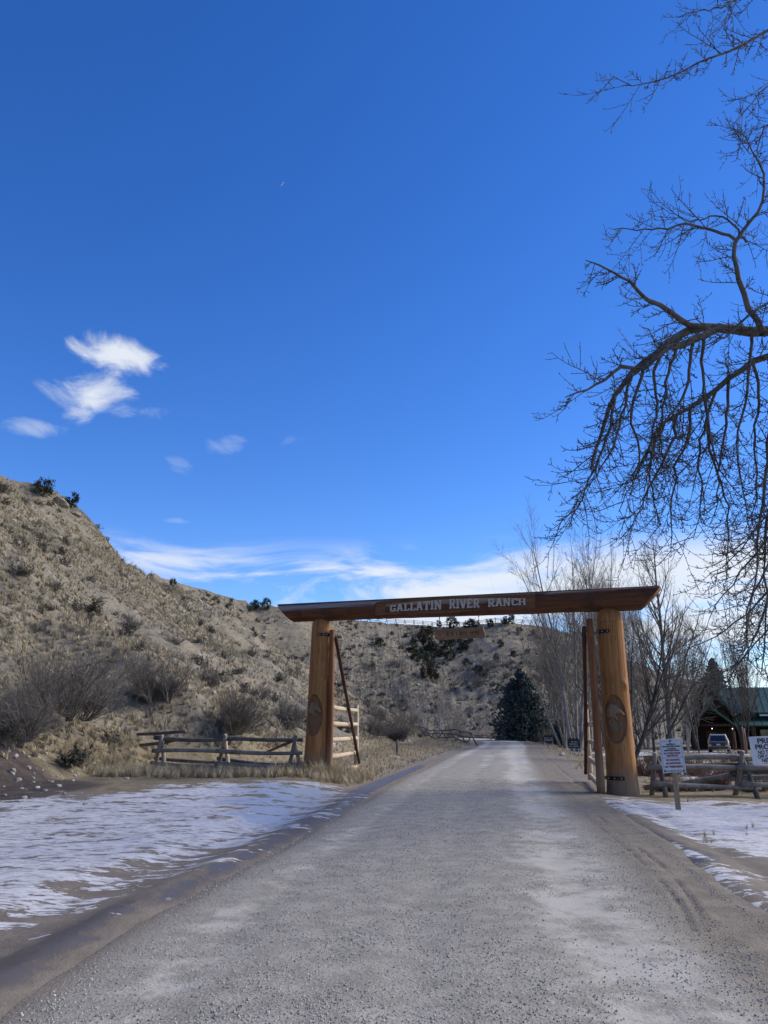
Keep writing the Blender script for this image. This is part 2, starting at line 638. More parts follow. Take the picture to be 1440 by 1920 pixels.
# ------------------------------------------------------------------ ground material
g = NT('ground_mat', .92, .25)
co = g.coord('Object')
n_big = g.noise(co, .35, 4, .6)
n_mid = g.noise(co, 2.3, 5, .6, .3)
n_fine = g.noise(co, 14., 5, .65)
n_grit = g.noise(co, 60., 3, .6)
cs = g.coord('Object', (.75, 1.6, 1))
n_str = g.noise(cs, 1.5, 8, .66, .25)
n_str2 = g.noise(cs, 7.5, 6, .68, .2)
a_snow, a_wet, a_verge, a_bank, a_hill, a_ice = (g.attr(k) for k in ('snow', 'wet', 'verge', 'bank', 'hill', 'ice'))
mud = g.mix(g.ramp(n_mid, .3, .7), (.155, .132, .103), (.215, .185, .145))
mud = g.mix(g.ramp(n_grit, .55, .75, 0, .6), mud, (.30, .28, .25))
thatch = g.mix(g.ramp(n_mid, .35, .65), (.165, .135, .080), (.27, .225, .14))
thatch = g.mix(g.ramp(n_fine, .45, .7, 0, .7), thatch, (.085, .068, .045))
bank = g.mix(g.ramp(n_mid, .3, .75), (.050, .040, .034), (.105, .085, .070))
bank = g.mix(g.ramp(n_fine, .60, .72, 0, .5), bank, (.26, .24, .215))
soil = g.mix(g.ramp(n_mid, .3, .7), (.118, .105, .081), (.228, .203, .152))
soil = g.mix(g.ramp(n_big, .42, .62, 0, .55), soil, (.31, .268, .188))
n_cl = g.noise(co, 5.5, 5, .7, .3)
soil = g.mix(g.ramp(n_cl, .50, .62, 0, .7), soil, (.088, .076, .059))
soil = g.mix(g.ramp(n_fine, .52, .70, 0, .65), soil, (.065, .056, .045))
c = g.mix(g.ramp(g.math('ADD', a_verge, g.math('MULTIPLY', g.math('SUBTRACT', n_mid, .5), 1.1)), .3, .6), mud, thatch)
c = g.mix(g.ramp(g.math('ADD', a_hill, g.math('MULTIPLY', g.math('SUBTRACT', n_mid, .5), .5)), .25, .6), c, soil)
c = g.mix(g.ramp(g.math('ADD', a_bank, g.math('MULTIPLY', g.math('SUBTRACT', n_mid, .5), .9)), .3, .6), c, bank)
wet = g.ramp(g.math('ADD', a_wet, g.math('MULTIPLY', g.math('SUBTRACT', n_mid, .5), 1.1)), .25, .65)
c = g.mix(wet, c, g.mix(1., c, (.50, .49, .47), 'MULTIPLY'))
sv = g.math('ADD', a_snow, g.math('ADD', g.math('MULTIPLY', g.math('SUBTRACT', n_str, .5), 4.6), g.math('MULTIPLY', g.math('SUBTRACT', n_str2, .5), 2.0)))
snow = g.ramp(sv, -.03, .12)
grey = g.ramp(g.math('ADD', n_str2, g.math('MULTIPLY', sv, .12)), .40, .62)
snowc = g.mix(grey, (.30, .30, .295), (.64, .635, .62))
snowc = g.mix(g.ramp(n_mid, .45, .75, 0, .45), snowc, (.38, .365, .345))
snowc = g.mix(g.ramp(n_grit, .58, .70, 0, .55), snowc, (.20, .175, .145))
iceF = g.math('MULTIPLY', snow, g.ramp(g.math('ADD', a_ice, g.math('MULTIPLY', g.math('SUBTRACT', n_str, .5), 3.2)), .3, 1.0))
snowc = g.mix(iceF, snowc, (.34, .39, .47))
c = g.mix(snow, c, snowc)
g.color(c)
rg = g.mix(wet, (.93, .93, .93), (.38, .38, .38))
rg = g.mix(snow, rg, (.55, .55, .55))
rg = g.mix(iceF, rg, (.34, .34, .34))
g.rough(rg)
hb = g.math('ADD', g.math('MULTIPLY', n_fine, .5), g.math('MULTIPLY', n_grit, .25))
hb = g.math('MULTIPLY', hb, g.ramp(g.math('MAXIMUM', wet, snow), 0, 1, 1., .22))
hb = g.math('ADD', hb, g.math('MULTIPLY', snow, 1.1))
hb = g.math('ADD', hb, g.math('MULTIPLY', g.math('MULTIPLY', snow, n_str2), .8))
g.bump(hb, .75, .035)
GROUND_MAT = g.m

# ------------------------------------------------------------------ ground sheet
def spaced(lo, hi, fine, rate, c0, c1):
    """coordinates: `fine` steps between c0 and c1, growing geometrically outside"""
    mid = list(np.arange(c0, c1, fine))
    up, st, v = [], fine, c1
    while v < hi:
        up.append(v); st *= rate; v += st
    up.append(hi)
    dn, st, v = [], fine, c0
    while v > lo:
        st *= rate; v -= st; dn.append(max(v, lo))
    return np.array(dn[::-1] + mid + up)


gx = spaced(-900, 1100, .085, 1.028, -13, 11)
gy = spaced(-60, 1500, .06, 1.0135, 4.4, 9)
GX, GY = np.meshgrid(gx, gy)
Z, T_, U_, A_, DT = gz(GX, GY, True)
Z = Z - .035 * (1 - sstep(2.35, 2.6, -U_)) * (1 - sstep(2.80, 3.05, U_))           # the gravel road lies in a shallow bed
nx, ny = len(gx), len(gy)
ii = (np.arange(ny - 1)[:, None] * nx + np.arange(nx - 1)[None]).ravel()
ground_me = mesh_np('ground', np.stack([GX.ravel(), GY.ravel(), Z.ravel()], -1), np.stack([ii, ii + 1, ii + nx + 1, ii + nx], -1))
ICE_L = [gp(*q) for q in ((-500, 1515), (-200, 1505), (0, 1503), (180, 1500), (400, 1484), (600, 1481), (655, 1487), (640, 1512), (585, 1545), (520, 1568), (430, 1592), (330, 1625), (215, 1668),
                          (90, 1715), (-60, 1745), (-400, 1760))]
WET_L = [gp(*q) for q in ((-150, 1880), (0, 1803), (133, 1735), (207, 1703), (310, 1676), (250, 1708), (217, 1733), (117, 1797), (0, 1860), (-150, 1935))]
WET_L2 = [gp(*q) for q in ((250, 1708), (330, 1665), (440, 1612), (520, 1566), (580, 1530), (650, 1487), (705, 1464), (790, 1433), (793, 1438), (700, 1482), (640, 1528), (560, 1568), (430, 1632), (330, 1688))]
WET_R = [gp(*q) for q in ((1030, 1462), (1060, 1462), (1110, 1500), (1180, 1545), (1290, 1590), (1350, 1600), (1330, 1622), (1220, 1615), (1150, 1560), (1060, 1490))]
SNOW_R = [gp(*q) for q in ((1145, 1500), (1200, 1497), (1440, 1497), (2000, 1497), (2200, 1700), (1800, 1680), (1560, 1690), (1450, 1690), (1330, 1640), (1300, 1600), (1230, 1570), (1160, 1535), (1110, 1512))]
GAP_R = [gp(*q) for q in ((1160, 1520), (1290, 1570), (1440, 1600), (1700, 1620), (1900, 1680), (1440, 1665), (1350, 1610), (1260, 1580))]
fx, fy = GX.ravel(), GY.ravel()
u_, t_, a_, dt_ = U_.ravel(), T_.ravel(), A_.ravel(), DT.ravel()
nb = fbm(fx * .13, fy * .13, 3, 91); nb2 = fbm(fx * .35, fy * .2, 3, 93)
snow = np.full(fx.shape, -1.6)
snow = np.maximum(snow, np.minimum(1.35 * mask(fx, fy, ICE_L, 2.2), .62) - .20 - .45 * (1 - sstep(0, 3.6, dt_)) * (fx < -4))
snow = np.maximum(snow, .85 * mask(fx, fy, SNOW_R, 1.6) - .9 * (mask(fx, fy, GAP_R, .5) > -.2) * (.6 + .4 * mask(fx, fy, GAP_R, .5)))
yard = sstep(22.3, 23.5, fy) * sstep(5.5, 8.0, u_) * (1 - sstep(75, 110, fy))
snow = np.maximum(snow, np.where(yard > 0, -1.6 + yard * (1.65 + 1.9 * nb2 + .7 * sstep(3, 12, u_ - 4) * (1 - sstep(26, 42, fy))), -1.6))
vl = sstep(3.2, 4.5, -u_) * sstep(24, 34, fy) * (t_ < .05)
snow = np.maximum(snow, np.where(vl > 0, -1.6 + vl * (.45 + 2.1 * nb2), -1.6))
gully = (t_ > .1) & (np.hypot(fx - 22, fy - 205) < 32)
snow = np.where(gully, -1.15 + 1.2 * nb2, snow)
vattr(ground_me, 'snow', snow)
wet = np.maximum.reduce([mask(fx, fy, WET_L, .35), mask(fx, fy, WET_L2, .35), mask(fx, fy, WET_R, .4)]) * .5 + .45
vattr(ground_me, 'wet', np.clip(wet, 0, 1))
ice = mask(fx, fy, [gp(*q) for q in ((430, 1484), (655, 1484), (640, 1520), (580, 1552), (500, 1560), (420, 1530))], .8) * .6 + .4
vattr(ground_me, 'ice', np.clip(ice, 0, 1))
verge = sstep(3.3, 4.6, -u_) * sstep(17.5, 20.5, fy + .3 * nb) + sstep(3.4, 5.0, u_) * sstep(9, 12, fy)
vattr(ground_me, 'verge', np.clip(verge, 0, 1))
sdt = np.where(t_ > 0, dt_, -dt_) + .5 * fbm(fx * .6, fy * .6, 2, 97)
bankw = sstep(-2.6, -1.2, sdt) * (1 - sstep(1.2, 2.6, sdt)) * (1 - sstep(20.5, 23, fy + .4 * (fx + 9))) * (fx < -3)
bankw = np.maximum(bankw, .6 * np.exp(-((fy - 16 - (fx - 6) * -.5) / .7) ** 2) * (fx > 4.2) * (fx < 9))
vattr(ground_me, 'bank', np.clip(bankw, 0, 1))
vattr(ground_me, 'hill', np.where(t_ > 0, sstep(.0, .07, t_), 0))
ground = link('ground', ground_me, GROUND_MAT)
tag(ground, 'tan valley floor rising into a dry grassy bench above the road', kind='structure')

# ------------------------------------------------------------------ gravel road
r = NT('gravel_road_mat', .93, .25)
co = r.coord('Object')
uu = r.attr('across'); trk = r.attr('track')
n1 = r.noise(co, .55, 5, .65, .4); n2 = r.noise(co, 3.2, 5, .65); n3 = r.noise(co, 26., 4, .7); n4 = r.noise(co, 95., 3, .7)
vo = r.voronoi(co, 55.); vo2 = r.voronoi(co, 24.)
base = r.mix(r.ramp(n2, .3, .7), (.250, .238, .197), (.365, .346, .292))
pale = r.ramp(r.math('ADD', trk, r.math('ADD', r.math('MULTIPLY', r.math('SUBTRACT', n1, .5), 1.5), r.math('MULTIPLY', r.math('SUBTRACT', n2, .5), .9))), .42, .80)
base = r.mix(r.math('MULTIPLY', pale, .85), base, (.455, .435, .38))
edge = r.ramp(r.math('ADD', uu, r.math('MULTIPLY', r.math('SUBTRACT', n2, .5), .35)), .78, .98)
base = r.mix(edge, base, r.mix(r.ramp(n2, .35, .65), (.165, .142, .106), (.235, .205, .155)))
base = r.mix(r.math('MULTIPLY', r.attr('rut'), .5), base, (.075, .063, .048))
loose = r.math('SUBTRACT', 1., r.math('MULTIPLY', pale, .7))
base = r.mix(r.math('MULTIPLY', r.ramp(n3, .50, .68), r.math('MULTIPLY', loose, .50)), base, (.12, .115, .10))
base = r.mix(r.math('MULTIPLY', r.ramp(n4, .58, .72), r.math('MULTIPLY', loose, .5)), base, (.46, .44, .39))
r.color(base)
hh = r.math('ADD', r.math('MULTIPLY', r.math('SUBTRACT', 1., vo), .5), r.math('ADD', r.math('MULTIPLY', n3, .8), r.math('MULTIPLY', r.math('SUBTRACT', 1., vo2), .4)))
r.bump(r.math('MULTIPLY', hh, loose), .55, .016)
acc = np.concatenate([[0], np.cumsum(np.linalg.norm(np.diff(ROAD_C, axis=0), axis=1))])
sv_ = np.concatenate([np.arange(0, 42, .6), np.arange(42, 70, .055), np.geomspace(70, acc[-1] - .1, 280)])
acc = np.concatenate([[0], np.cumsum(np.linalg.norm(np.diff(ROAD_C, axis=0), axis=1))])
cx_, cy_ = np.interp(sv_, acc, ROAD_C[:, 0]), np.interp(sv_, acc, ROAD_C[:, 1])
tx, ty = np.gradient(cx_, sv_), np.gradient(cy_, sv_)
tl = np.hypot(tx, ty); th_ = np.unwrap(np.arctan2(ty / tl, tx / tl))
fine_s = np.arange(0, 255, .25); fth = np.interp(fine_s, sv_, th_)
kern = np.hanning(33); kern /= kern.sum()
fth = np.convolve(np.pad(fth, 16, mode='edge'), kern, 'valid')
th_ = np.interp(sv_, fine_s, fth); tx, ty = np.cos(th_), np.sin(th_)
uv_ = np.concatenate([np.linspace(-1.08, .8, 74), np.linspace(.81, 1.25, 44)])
UU, SS = np.meshgrid(uv_, sv_)
RX = cx_[:, None] + ty[:, None] * UU * ROAD_W
RY = cy_[:, None] - tx[:, None] * UU * ROAD_W
rn = fbm(RX * 1.3, RY * .8, 3, 101)
RZ = .045 * (1 - np.minimum(UU ** 2, 1.)) + .006 - .055 * sstep(.88, 1.06, -UU + .07 * rn) - .055 * sstep(1.05, 1.22, UU + .07 * rn) + .004 * fbm(RX * 5, RY * 5, 2, 103)
for w0 in (-.62, -.06, .48): RZ -= .014 * np.exp(-((UU - w0 - .03 * rn) / .085) ** 2)
RZ += gz(RX, RY) * sstep(1.0, 1.2, np.abs(UU))
RUTS = np.zeros_like(RZ)
for (line, wd) in (([(1120, 1530), (1180, 1578), (1240, 1625), (1290, 1680), (1320, 1730), (1326, 1752)], .022), ([(1100, 1535), (1170, 1590), (1230, 1645), (1275, 1700), (1305, 1750)], .020), ([(1350, 1720), (1400, 1765), (1460, 1810)], .025)):
    L_ = smooth_line([gp(*q) for q in line], 5)
    dR = pl_dist(RX, RY, [tuple(p) for p in L_])[0]
    brk = sstep(-.35, .25, fbm(RX * 1.7, RY * 1.7, 3, 211)); dR = dR + .02 * fbm(RX * 6, RY * 6, 2, 213)
    RUTS = np.maximum(RUTS, brk * np.exp(-(dR / wd) ** 2))
    RZ += -.013 * brk * np.exp(-(dR / wd) ** 2) + .003 * brk * np.exp(-((dR - .07) / .03) ** 2)
nU, nS = len(uv_), len(sv_)
ii = (np.arange(nS - 1)[:, None] * nU + np.arange(nU - 1)[None]).ravel()
road_me = mesh_np('road', np.stack([RX.ravel(), RY.ravel(), RZ.ravel()], -1), np.stack([ii, ii + 1, ii + nU + 1, ii + nU], -1))
vattr(road_me, 'across', np.maximum(-UU, UU + .13))
vattr(road_me, 'rut', RUTS)
lo = fbm(UU * 2.2 + 5, SS * .16, 4, 107)
track = .75 * np.exp(-((UU - .50 - .10 * lo) / .30) ** 2) + .45 * np.exp(-((UU + .66) / .16) ** 2) + .35 * np.exp(-((UU + .08) / .15) ** 2) * sstep(-.1, .4, lo)
track += .45 * sstep(24, 60, RY) * (1 - np.abs(UU) * .5) + .15 * lo
vattr(road_me, 'track', track)
road = link('road', road_me, r.m)
tag(road, 'grey gravel road with pale packed wheel tracks running under the gateway', kind='structure')

# ------------------------------------------------------------------ wood and metal
def wood_mat(name, c0, c1, streak, grain=(9, 9, .55), foot=None, foot_z=(.0, .9), rough=.75, top=None, sc=1.0, checks=.5):
    t = NT(name, rough, .35)
    co = t.coord('Object', grain)
    a = t.noise(co, 1.0 * sc, 6, .6, .6); b = t.noise(co, 5.0 * sc, 4, .6)
    k = t.noise(t.coord('Object', (1, 1, .45)), 1.6, 4, .6)
    c = t.mix(t.ramp(a, .3, .7), c0, c1)
    c = t.mix(t.ramp(k, .50, .72, 0, .7), c, streak)
    ck = t.ramp(b, .59, .68, 0, checks)
    c = t.mix(ck, c, tuple(v * .25 for v in streak))
    if foot is not None:
        z = t.node('ShaderNodeSeparateXYZ', {0: t.coord('Object')}).outputs[2]
        f = t.ramp(t.math('ADD', z, t.math('MULTIPLY', t.math('SUBTRACT', a, .5), .9)), foot_z[0], foot_z[1], 1, 0)
        c = t.mix(t.math('MULTIPLY', f, .8), c, foot)
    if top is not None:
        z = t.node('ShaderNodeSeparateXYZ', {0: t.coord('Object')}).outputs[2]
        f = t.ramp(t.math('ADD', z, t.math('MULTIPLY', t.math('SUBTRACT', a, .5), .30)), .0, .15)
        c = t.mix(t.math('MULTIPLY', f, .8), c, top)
    t.color(c)
    t.bump(t.math('SUBTRACT', a, t.math('MULTIPLY', ck, 1.2)), .35, .012)
    return t.m


W_POST = wood_mat('varnished_post_wood', (.26, .112, .034), (.395, .185, .062), (.13, .054, .020), foot=(.20, .165, .115), foot_z=(.15, .95), checks=.85)
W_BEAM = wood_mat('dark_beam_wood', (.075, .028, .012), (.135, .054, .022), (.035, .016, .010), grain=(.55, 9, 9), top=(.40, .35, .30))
W_CARVE = wood_mat('carved_wood', (.17, .105, .058), (.26, .175, .105), (.10, .06, .035), grain=(12, 12, 1.2))
W_RECESS = wood_mat('shaded_recess_wood', (.150, .072, .030), (.225, .115, .050), (.085, .040, .020), grain=(12, 12, 1.2))  # red-brown recess wood with the overhang's shade put into its colour
W_PANEL = wood_mat('sign_panel_wood', (.115, .050, .022), (.19, .088, .038), (.06, .028, .015), grain=(.6, 9, 9))
W_POLE = wood_mat('stained_pole_wood', (.16, .058, .022), (.25, .10, .040), (.09, .035, .016), foot=(.24, .17, .10), foot_z=(.3, 1.5))
W_DARKPOLE = wood_mat('dark_pole_wood', (.045, .018, .010), (.085, .035, .018), (.03, .013, .01))
W_RAIL = wood_mat('peeled_rail_wood', (.40, .315, .21), (.54, .45, .32), (.30, .21, .13), grain=(3, 3, 3))
W_GREY = wood_mat('weathered_fence_wood', (.165, .150, .128), (.28, .255, .22), (.10, .085, .07), grain=(3.5, 3.5, 3.5))
W_GREYDARK = wood_mat('dark_fence_wood', (.085, .075, .066), (.145, .13, .115), (.05, .042, .036), grain=(3.5, 3.5, 3.5))
W_STAKE = wood_mat('sign_stake_wood', (.22, .17, .11), (.33, .26, .17), (.13, .095, .06), grain=(9, 9, .8))
M_IRON = flat_mat('black_iron', (.025, .022, .022), .5, .5, .3, 30, metal=.6)
M_BOLT = flat_mat('zinc_bolt', (.42, .41, .39), .45, .5, .2, 30, metal=.8)
M_LETTER = flat_mat('pale_letter_paint', (.47, .43, .37), .75, .3, .35, 9, bump=.3)

# ------------------------------------------------------------------ log gateway
PL = np.array([-2.03, 24.4]); PR = np.array([6.16, 21.0])
ZL, ZR = gz1(*PL), gz1(*PR)
bd = (PR - PL) / np.linalg.norm(PR - PL)              # along the beam
bn = np.array([bd[1], -bd[0]])                        # facing the road user
if bn[1] > 0: bn = -bn
FACE = math.atan2(bn[1], bn[0])
gateway = empty('log_gateway', (2.05, 22.7, 0))
tag(gateway, 'tall log gateway of two thick carved posts and a lettered beam over the road', 'gateway')

HORSE = [(330, 715), (430, 745), (540, 760), (570, 830), (650, 900), (735, 985), (738, 1050), (700, 1072), (640, 1058), (560, 1010), (475, 1020), (520, 1055), (540, 1120),
         (545, 1200), (480, 1170), (420, 1125), (330, 1105), (245, 1115), (190, 1040), (180, 940), (215, 820), (260, 760)]


def pdist2(x, y, poly):
    d = pl_dist(x, y, poly + poly[:1])[0]
    return np.where(in_poly(x, y, poly), d, -d)


def post(base, zb, ztop, r0, r1, lean, seed, cz, cu):
    """thick peeled log; cz = height of the carving's middle, cu = its shift round the log"""
    nth, nz = 220, 300
    th = np.linspace(0, 2 * math.pi, nth, endpoint=False)
    hgt = ztop - zb
    zz = np.concatenate([np.linspace(-.25, hgt - .45, nz - 24), hgt - .45 + .45 * np.sin(np.linspace(0, math.pi / 2, 24))])
    TH, ZZ = np.meshgrid(th, zz)
    f = np.clip(ZZ / hgt, 0, 1)
    rad = r0 + (r1 - r0) * f ** .85 + .05 * np.exp(-np.maximum(ZZ, 0) / .35)
    rad = rad * (1 + .014 * fbm(np.cos(TH) * 1.6 + seed, np.sin(TH) * 1.6 + ZZ * .5, 3, seed)) + .006 * fbm(TH * 5, ZZ * .6, 3, seed + 5)
    for (ka, kz, kr, kh) in ((FACE + .9, 2.75, .11, .05), (FACE - .35, 3.35, .07, .02), (FACE + 2.4, 1.9, .1, .04)):
        dth = (TH - ka + math.pi) % (2 * math.pi) - math.pi
        rad += kh * np.exp(-((dth * r0) ** 2 + (ZZ - kz) ** 2) / kr ** 2)
    crack = np.exp(-(((TH - FACE - .12 - .03 * np.sin(ZZ * 1.3) + math.pi) % (2 * math.pi) - math.pi) / .012) ** 2) * sstep(2.2, 2.8, ZZ)
    rad -= .02 * crack
    for (ka, z0_, z1_) in ((FACE - .5, .2, 1.3), (FACE + .55, 2.9, hgt - .7), (FACE - .75, 2.3, 4.0), (FACE + .3, .0, .9)):
        rad -= .014 * np.exp(-(((TH - ka - .02 * np.sin(ZZ * 2.1 + ka) + math.pi) % (2 * math.pi) - math.pi) / .016) ** 2) * sstep(z0_, z0_ + .3, ZZ) * (1 - sstep(z1_ - .3, z1_, ZZ))
    topf = np.clip((ZZ - (hgt - .45)) / .45, 0, 1)
    rad = rad * np.sqrt(np.maximum(1 - topf ** 2.6, 0.0004))
    dth = (TH - FACE - cu + math.pi) % (2 * math.pi) - math.pi
    U, V = dth * r0 * 1.0, ZZ - cz                         # metres on the bark, U to the right as seen
    # egg-shaped recess
    egg = 1 - np.sqrt(((U + .015) / (.35 - .04 * np.clip(V, 0, 1))) ** 2 + ((V + .02) / .63) ** 2)
    near = np.abs(dth) < 1.6
    rec = np.where(near, sstep(0, .07, egg), 0)
    rad = rad - (.045 + .045 * sstep(-.2, .5, V)) * rec
    hx, hy = 450 + U * 1010, 1120 - V * 1010
    h = np.where(near, pdist2(hx, hy, HORSE), -1e3) / 940
    rad = rad + np.where(near, (.072 + .0 * h) * sstep(0, .018, h) + .018 * sstep(.02, .08, h), 0)
    # mane grooves, jaw line, eye
    groove = sstep(.0, .03, h) * np.exp(-((np.sin((hx - 200) * .045 + (hy - 900) * .012)) / .5) ** 2) * (hx < 430)
    rad = rad - .008 * groove - .014 * np.where(near, np.exp(-(((hx - 520) ** 2 + (hy - 850) ** 2) / 16 ** 2)), 0)
    ca, sa = math.cos(.75), math.sin(.75)
    p, q = (hx - 430) * ca + (hy - 1300) * sa, -(hx - 430) * sa + (hy - 1300) * ca
    el = np.sqrt((p / 200) ** 2 + (q / 130) ** 2)
    ring = np.where(near, np.exp(-((el - 1) / .09) ** 2) - .8 * sstep(1.0, .9, el), 0)
    swirl = np.where(near, sstep(.5, .8, np.sin(el * 14 + np.arctan2(q, p) * 2)) * (el < .85), 0)
    rad = rad + .030 * np.maximum(ring, 0) - .022 * np.where(near, (el < .92), 0) + .020 * swirl
    lx = lean * f
    X = rad * np.cos(TH) + lx; Yy = rad * np.sin(TH)
    Vv = np.stack([X, Yy, ZZ], -1).reshape(-1, 3)
    n = len(zz)
    k = np.arange(nth); k2 = (k + 1) % nth
    F = np.concatenate([np.stack([i * nth + k, i * nth + k2, (i + 1) * nth + k2, (i + 1) * nth + k], -1) for i in range(n - 1)])
    me = mesh_np('post', np.concatenate([Vv, [[lean, 0, zz[-1] + .002]]]), [F, np.stack([(n - 1) * nth + k, (n - 1) * nth + k2, np.full(nth, n * nth)], -1)])
    # carving as its own material slot
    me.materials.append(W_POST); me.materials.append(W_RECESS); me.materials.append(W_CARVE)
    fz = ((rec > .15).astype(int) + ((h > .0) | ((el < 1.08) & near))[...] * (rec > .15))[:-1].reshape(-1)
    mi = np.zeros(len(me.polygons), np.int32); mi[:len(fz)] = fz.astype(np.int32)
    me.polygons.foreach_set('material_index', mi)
    return me


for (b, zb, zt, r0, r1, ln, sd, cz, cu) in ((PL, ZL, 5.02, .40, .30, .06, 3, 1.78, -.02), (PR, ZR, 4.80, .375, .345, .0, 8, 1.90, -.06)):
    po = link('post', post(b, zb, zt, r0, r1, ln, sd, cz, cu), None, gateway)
    po.matrix_parent_inverse = Matrix.Translation(-Vector(gateway.location))
    po.location = (b[0], b[1], zb)
    po['label'] = 'varnished golden log post with a carved horse head' if sd == 3 else 'thick golden log post with a carved horse head and iron straps'

# the beam lies along bd; its ends are sawn on a slant, its middle is flattened for the name
BL = at(525, 1133, 24.94); BR = at(1240, 1107, 20.45)
Lb = np.linalg.norm((BR - BL)[:2])
beam_ax0 = np.array([BL[0], BL[1], 5.18]); beam_ax1 = np.array([BR[0], BR[1], 4.985])
px_s = lambda px: (lambda d: float(np.dot((np.array([d[0], d[1]]) * np.cross(np.append(beam_ax0[:2], 0), np.append(bd, 0))[2] / np.cross(np.append(d[:2], 0), np.append(bd, 0))[2] - beam_ax0[:2]), bd)))(ray(px, 1140))
S0, S1 = px_s(703), px_s(1012)
ns, nt = 260, 40
ss = np.linspace(0, 1, ns); th = np.linspace(0, 2 * math.pi, nt, endpoint=False)
SS2, TH2 = np.meshgrid(ss, th, indexing='ij')
rb = .285 + .055 * SS2
rb = rb * (1 + .06 * fbm(SS2 * 14, np.cos(TH2) * 1.2 + 3, 4, 17) + .05 * fbm(np.cos(TH2) * 4 + SS2 * 2, np.sin(TH2) * 4 + SS2 * 5, 3, 19))
fy_, fz_ = -np.cos(TH2) * rb, np.sin(TH2) * rb            # fy_ negative = front
fz_ = np.minimum(fz_, .24 + .01 * fbm(SS2 * 14, TH2, 2, 23))       # hewn top
sd_ = .24 + SS2 * (Lb - .48)
lim = .215 + .11 * (1 - sstep(S0 - .02, S0 + .16, sd_) * (1 - sstep(S1 - .12, S1 + .02, sd_)))
fy_ = np.maximum(fy_, -lim - .5 * (lim > .3))
slant = (.30 * (fz_ / .3) * (sstep(.06, 0, SS2) * -1 + sstep(.94, 1, SS2)))
sd_ = sd_ + slant
ax = beam_ax0[None, None] + (beam_ax1 - beam_ax0)[None, None] * (SS2[..., None] * 0)
up_slope = (beam_ax1[2] - beam_ax0[2]) / Lb
loc = np.stack([sd_, fy_, fz_ + up_slope * sd_], -1)       # local: x along, y back, z up
V = loc.reshape(-1, 3)
k = np.arange(nt); k2 = (k + 1) % nt
F = np.concatenate([np.stack([i * nt + k2, i * nt + k, (i + 1) * nt + k, (i + 1) * nt + k2], -1) for i in range(ns - 1)])
V = np.concatenate([V, loc[0].mean(0)[None], loc[-1].mean(0)[None]])
caps = np.concatenate([np.stack([k, k2, np.full(nt, ns * nt)], -1), np.stack([(ns - 1) * nt + k2, (ns - 1) * nt + k, np.full(nt, ns * nt + 1)], -1)])
beam_me = mesh_np('beam', V, [F, caps])
bang = math.atan2(bd[1], bd[0])


def on_gate(o, loc, rz=0.):
    o.parent = gateway
    o.matrix_parent_inverse = Matrix.Translation(-Vector(gateway.location))
    o.location = loc; o.rotation_euler = (0, 0, rz)
    return o


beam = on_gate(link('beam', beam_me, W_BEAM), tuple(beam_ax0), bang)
beam['label'] = 'dark weathered log beam with slanted sawn ends'
# thin cap board along the top
mb = MB()
mb.box(.02, Lb - .02, -.20, .20, 0, .03)
cap = mb.build('cap_board', wood_mat('cap_board_wood', (.10, .062, .05), (.16, .105, .085), (.07, .045, .04), grain=(.6, 8, 8)))
cap.parent = beam; cap.location = (0, 0, .243); cap.rotation_euler = (0, -math.atan(up_slope), 0)

# name panel: a raised border round a sunk field, letters standing in it
PX0, PX1 = S0 + .12, S1 - .05
pw = PX1 - PX0
nn = 40
xs = np.linspace(0, pw, nn)
top = .215 + .012 * np.sin(xs * 1.1) - .05 * np.exp(-xs / .18); bot = -.225 + .018 * np.sin(xs * 2.3) - .045 * np.exp(-((xs - pw * .22) / .22) ** 2)
fxs = np.linspace(.33, pw - .28, nn)
ftop = .095 + .075 * np.sin((fxs - .33) / (pw - .61) * math.pi) ** .7; fbot = -.150 + .03 * (fxs - .33) / (pw - .6)
outer = [(x, z) for x, z in zip(xs, bot)] + [(x, z) for x, z in zip(xs[::-1], top[::-1])]
inner = [(x, z) for x, z in zip(fxs, fbot)] + [(x, z) for x, z in zip(fxs[::-1], ftop[::-1])]
bm = bmesh.new()
def loop(pts, y):
    vs = [bm.verts.new((x, y, z)) for x, z in pts]
    es = [bm.edges.new((vs[i], vs[(i + 1) % len(vs)])) for i in range(len(vs))]
    return vs, es
vo_, eo = loop(outer, -.035); vi_, ei = loop(inner, -.035)
bmesh.ops.triangle_fill(bm, use_beauty=True, edges=eo + ei)
vo2_, _ = loop(outer, .03); vi2_, _ = loop(inner, .004)
for a_v, b_v in ((vo_, vo2_), (vi_, vi2_)):
    for i in range(len(a_v)):
        j = (i + 1) % len(a_v); bm.faces.new((a_v[i], a_v[j], b_v[j], b_v[i]))
bmesh.ops.recalc_face_normals(bm, faces=bm.faces)
pm = bpy.data.meshes.new('name_border'); bm.to_mesh(pm); bm.free()
panel = link('name_border', pm, W_PANEL, beam)
panel.location = (PX0, -.218, up_slope * PX0); panel.rotation_euler = (0, -math.atan(up_slope), 0)
mb = MB(); mb.box(.05, pw - .05, -.004, .02, -.20, .20)
field = mb.build('name_field', W_BEAM, beam)
field.location = panel.location; field.rotation_euler = panel.rotation_euler

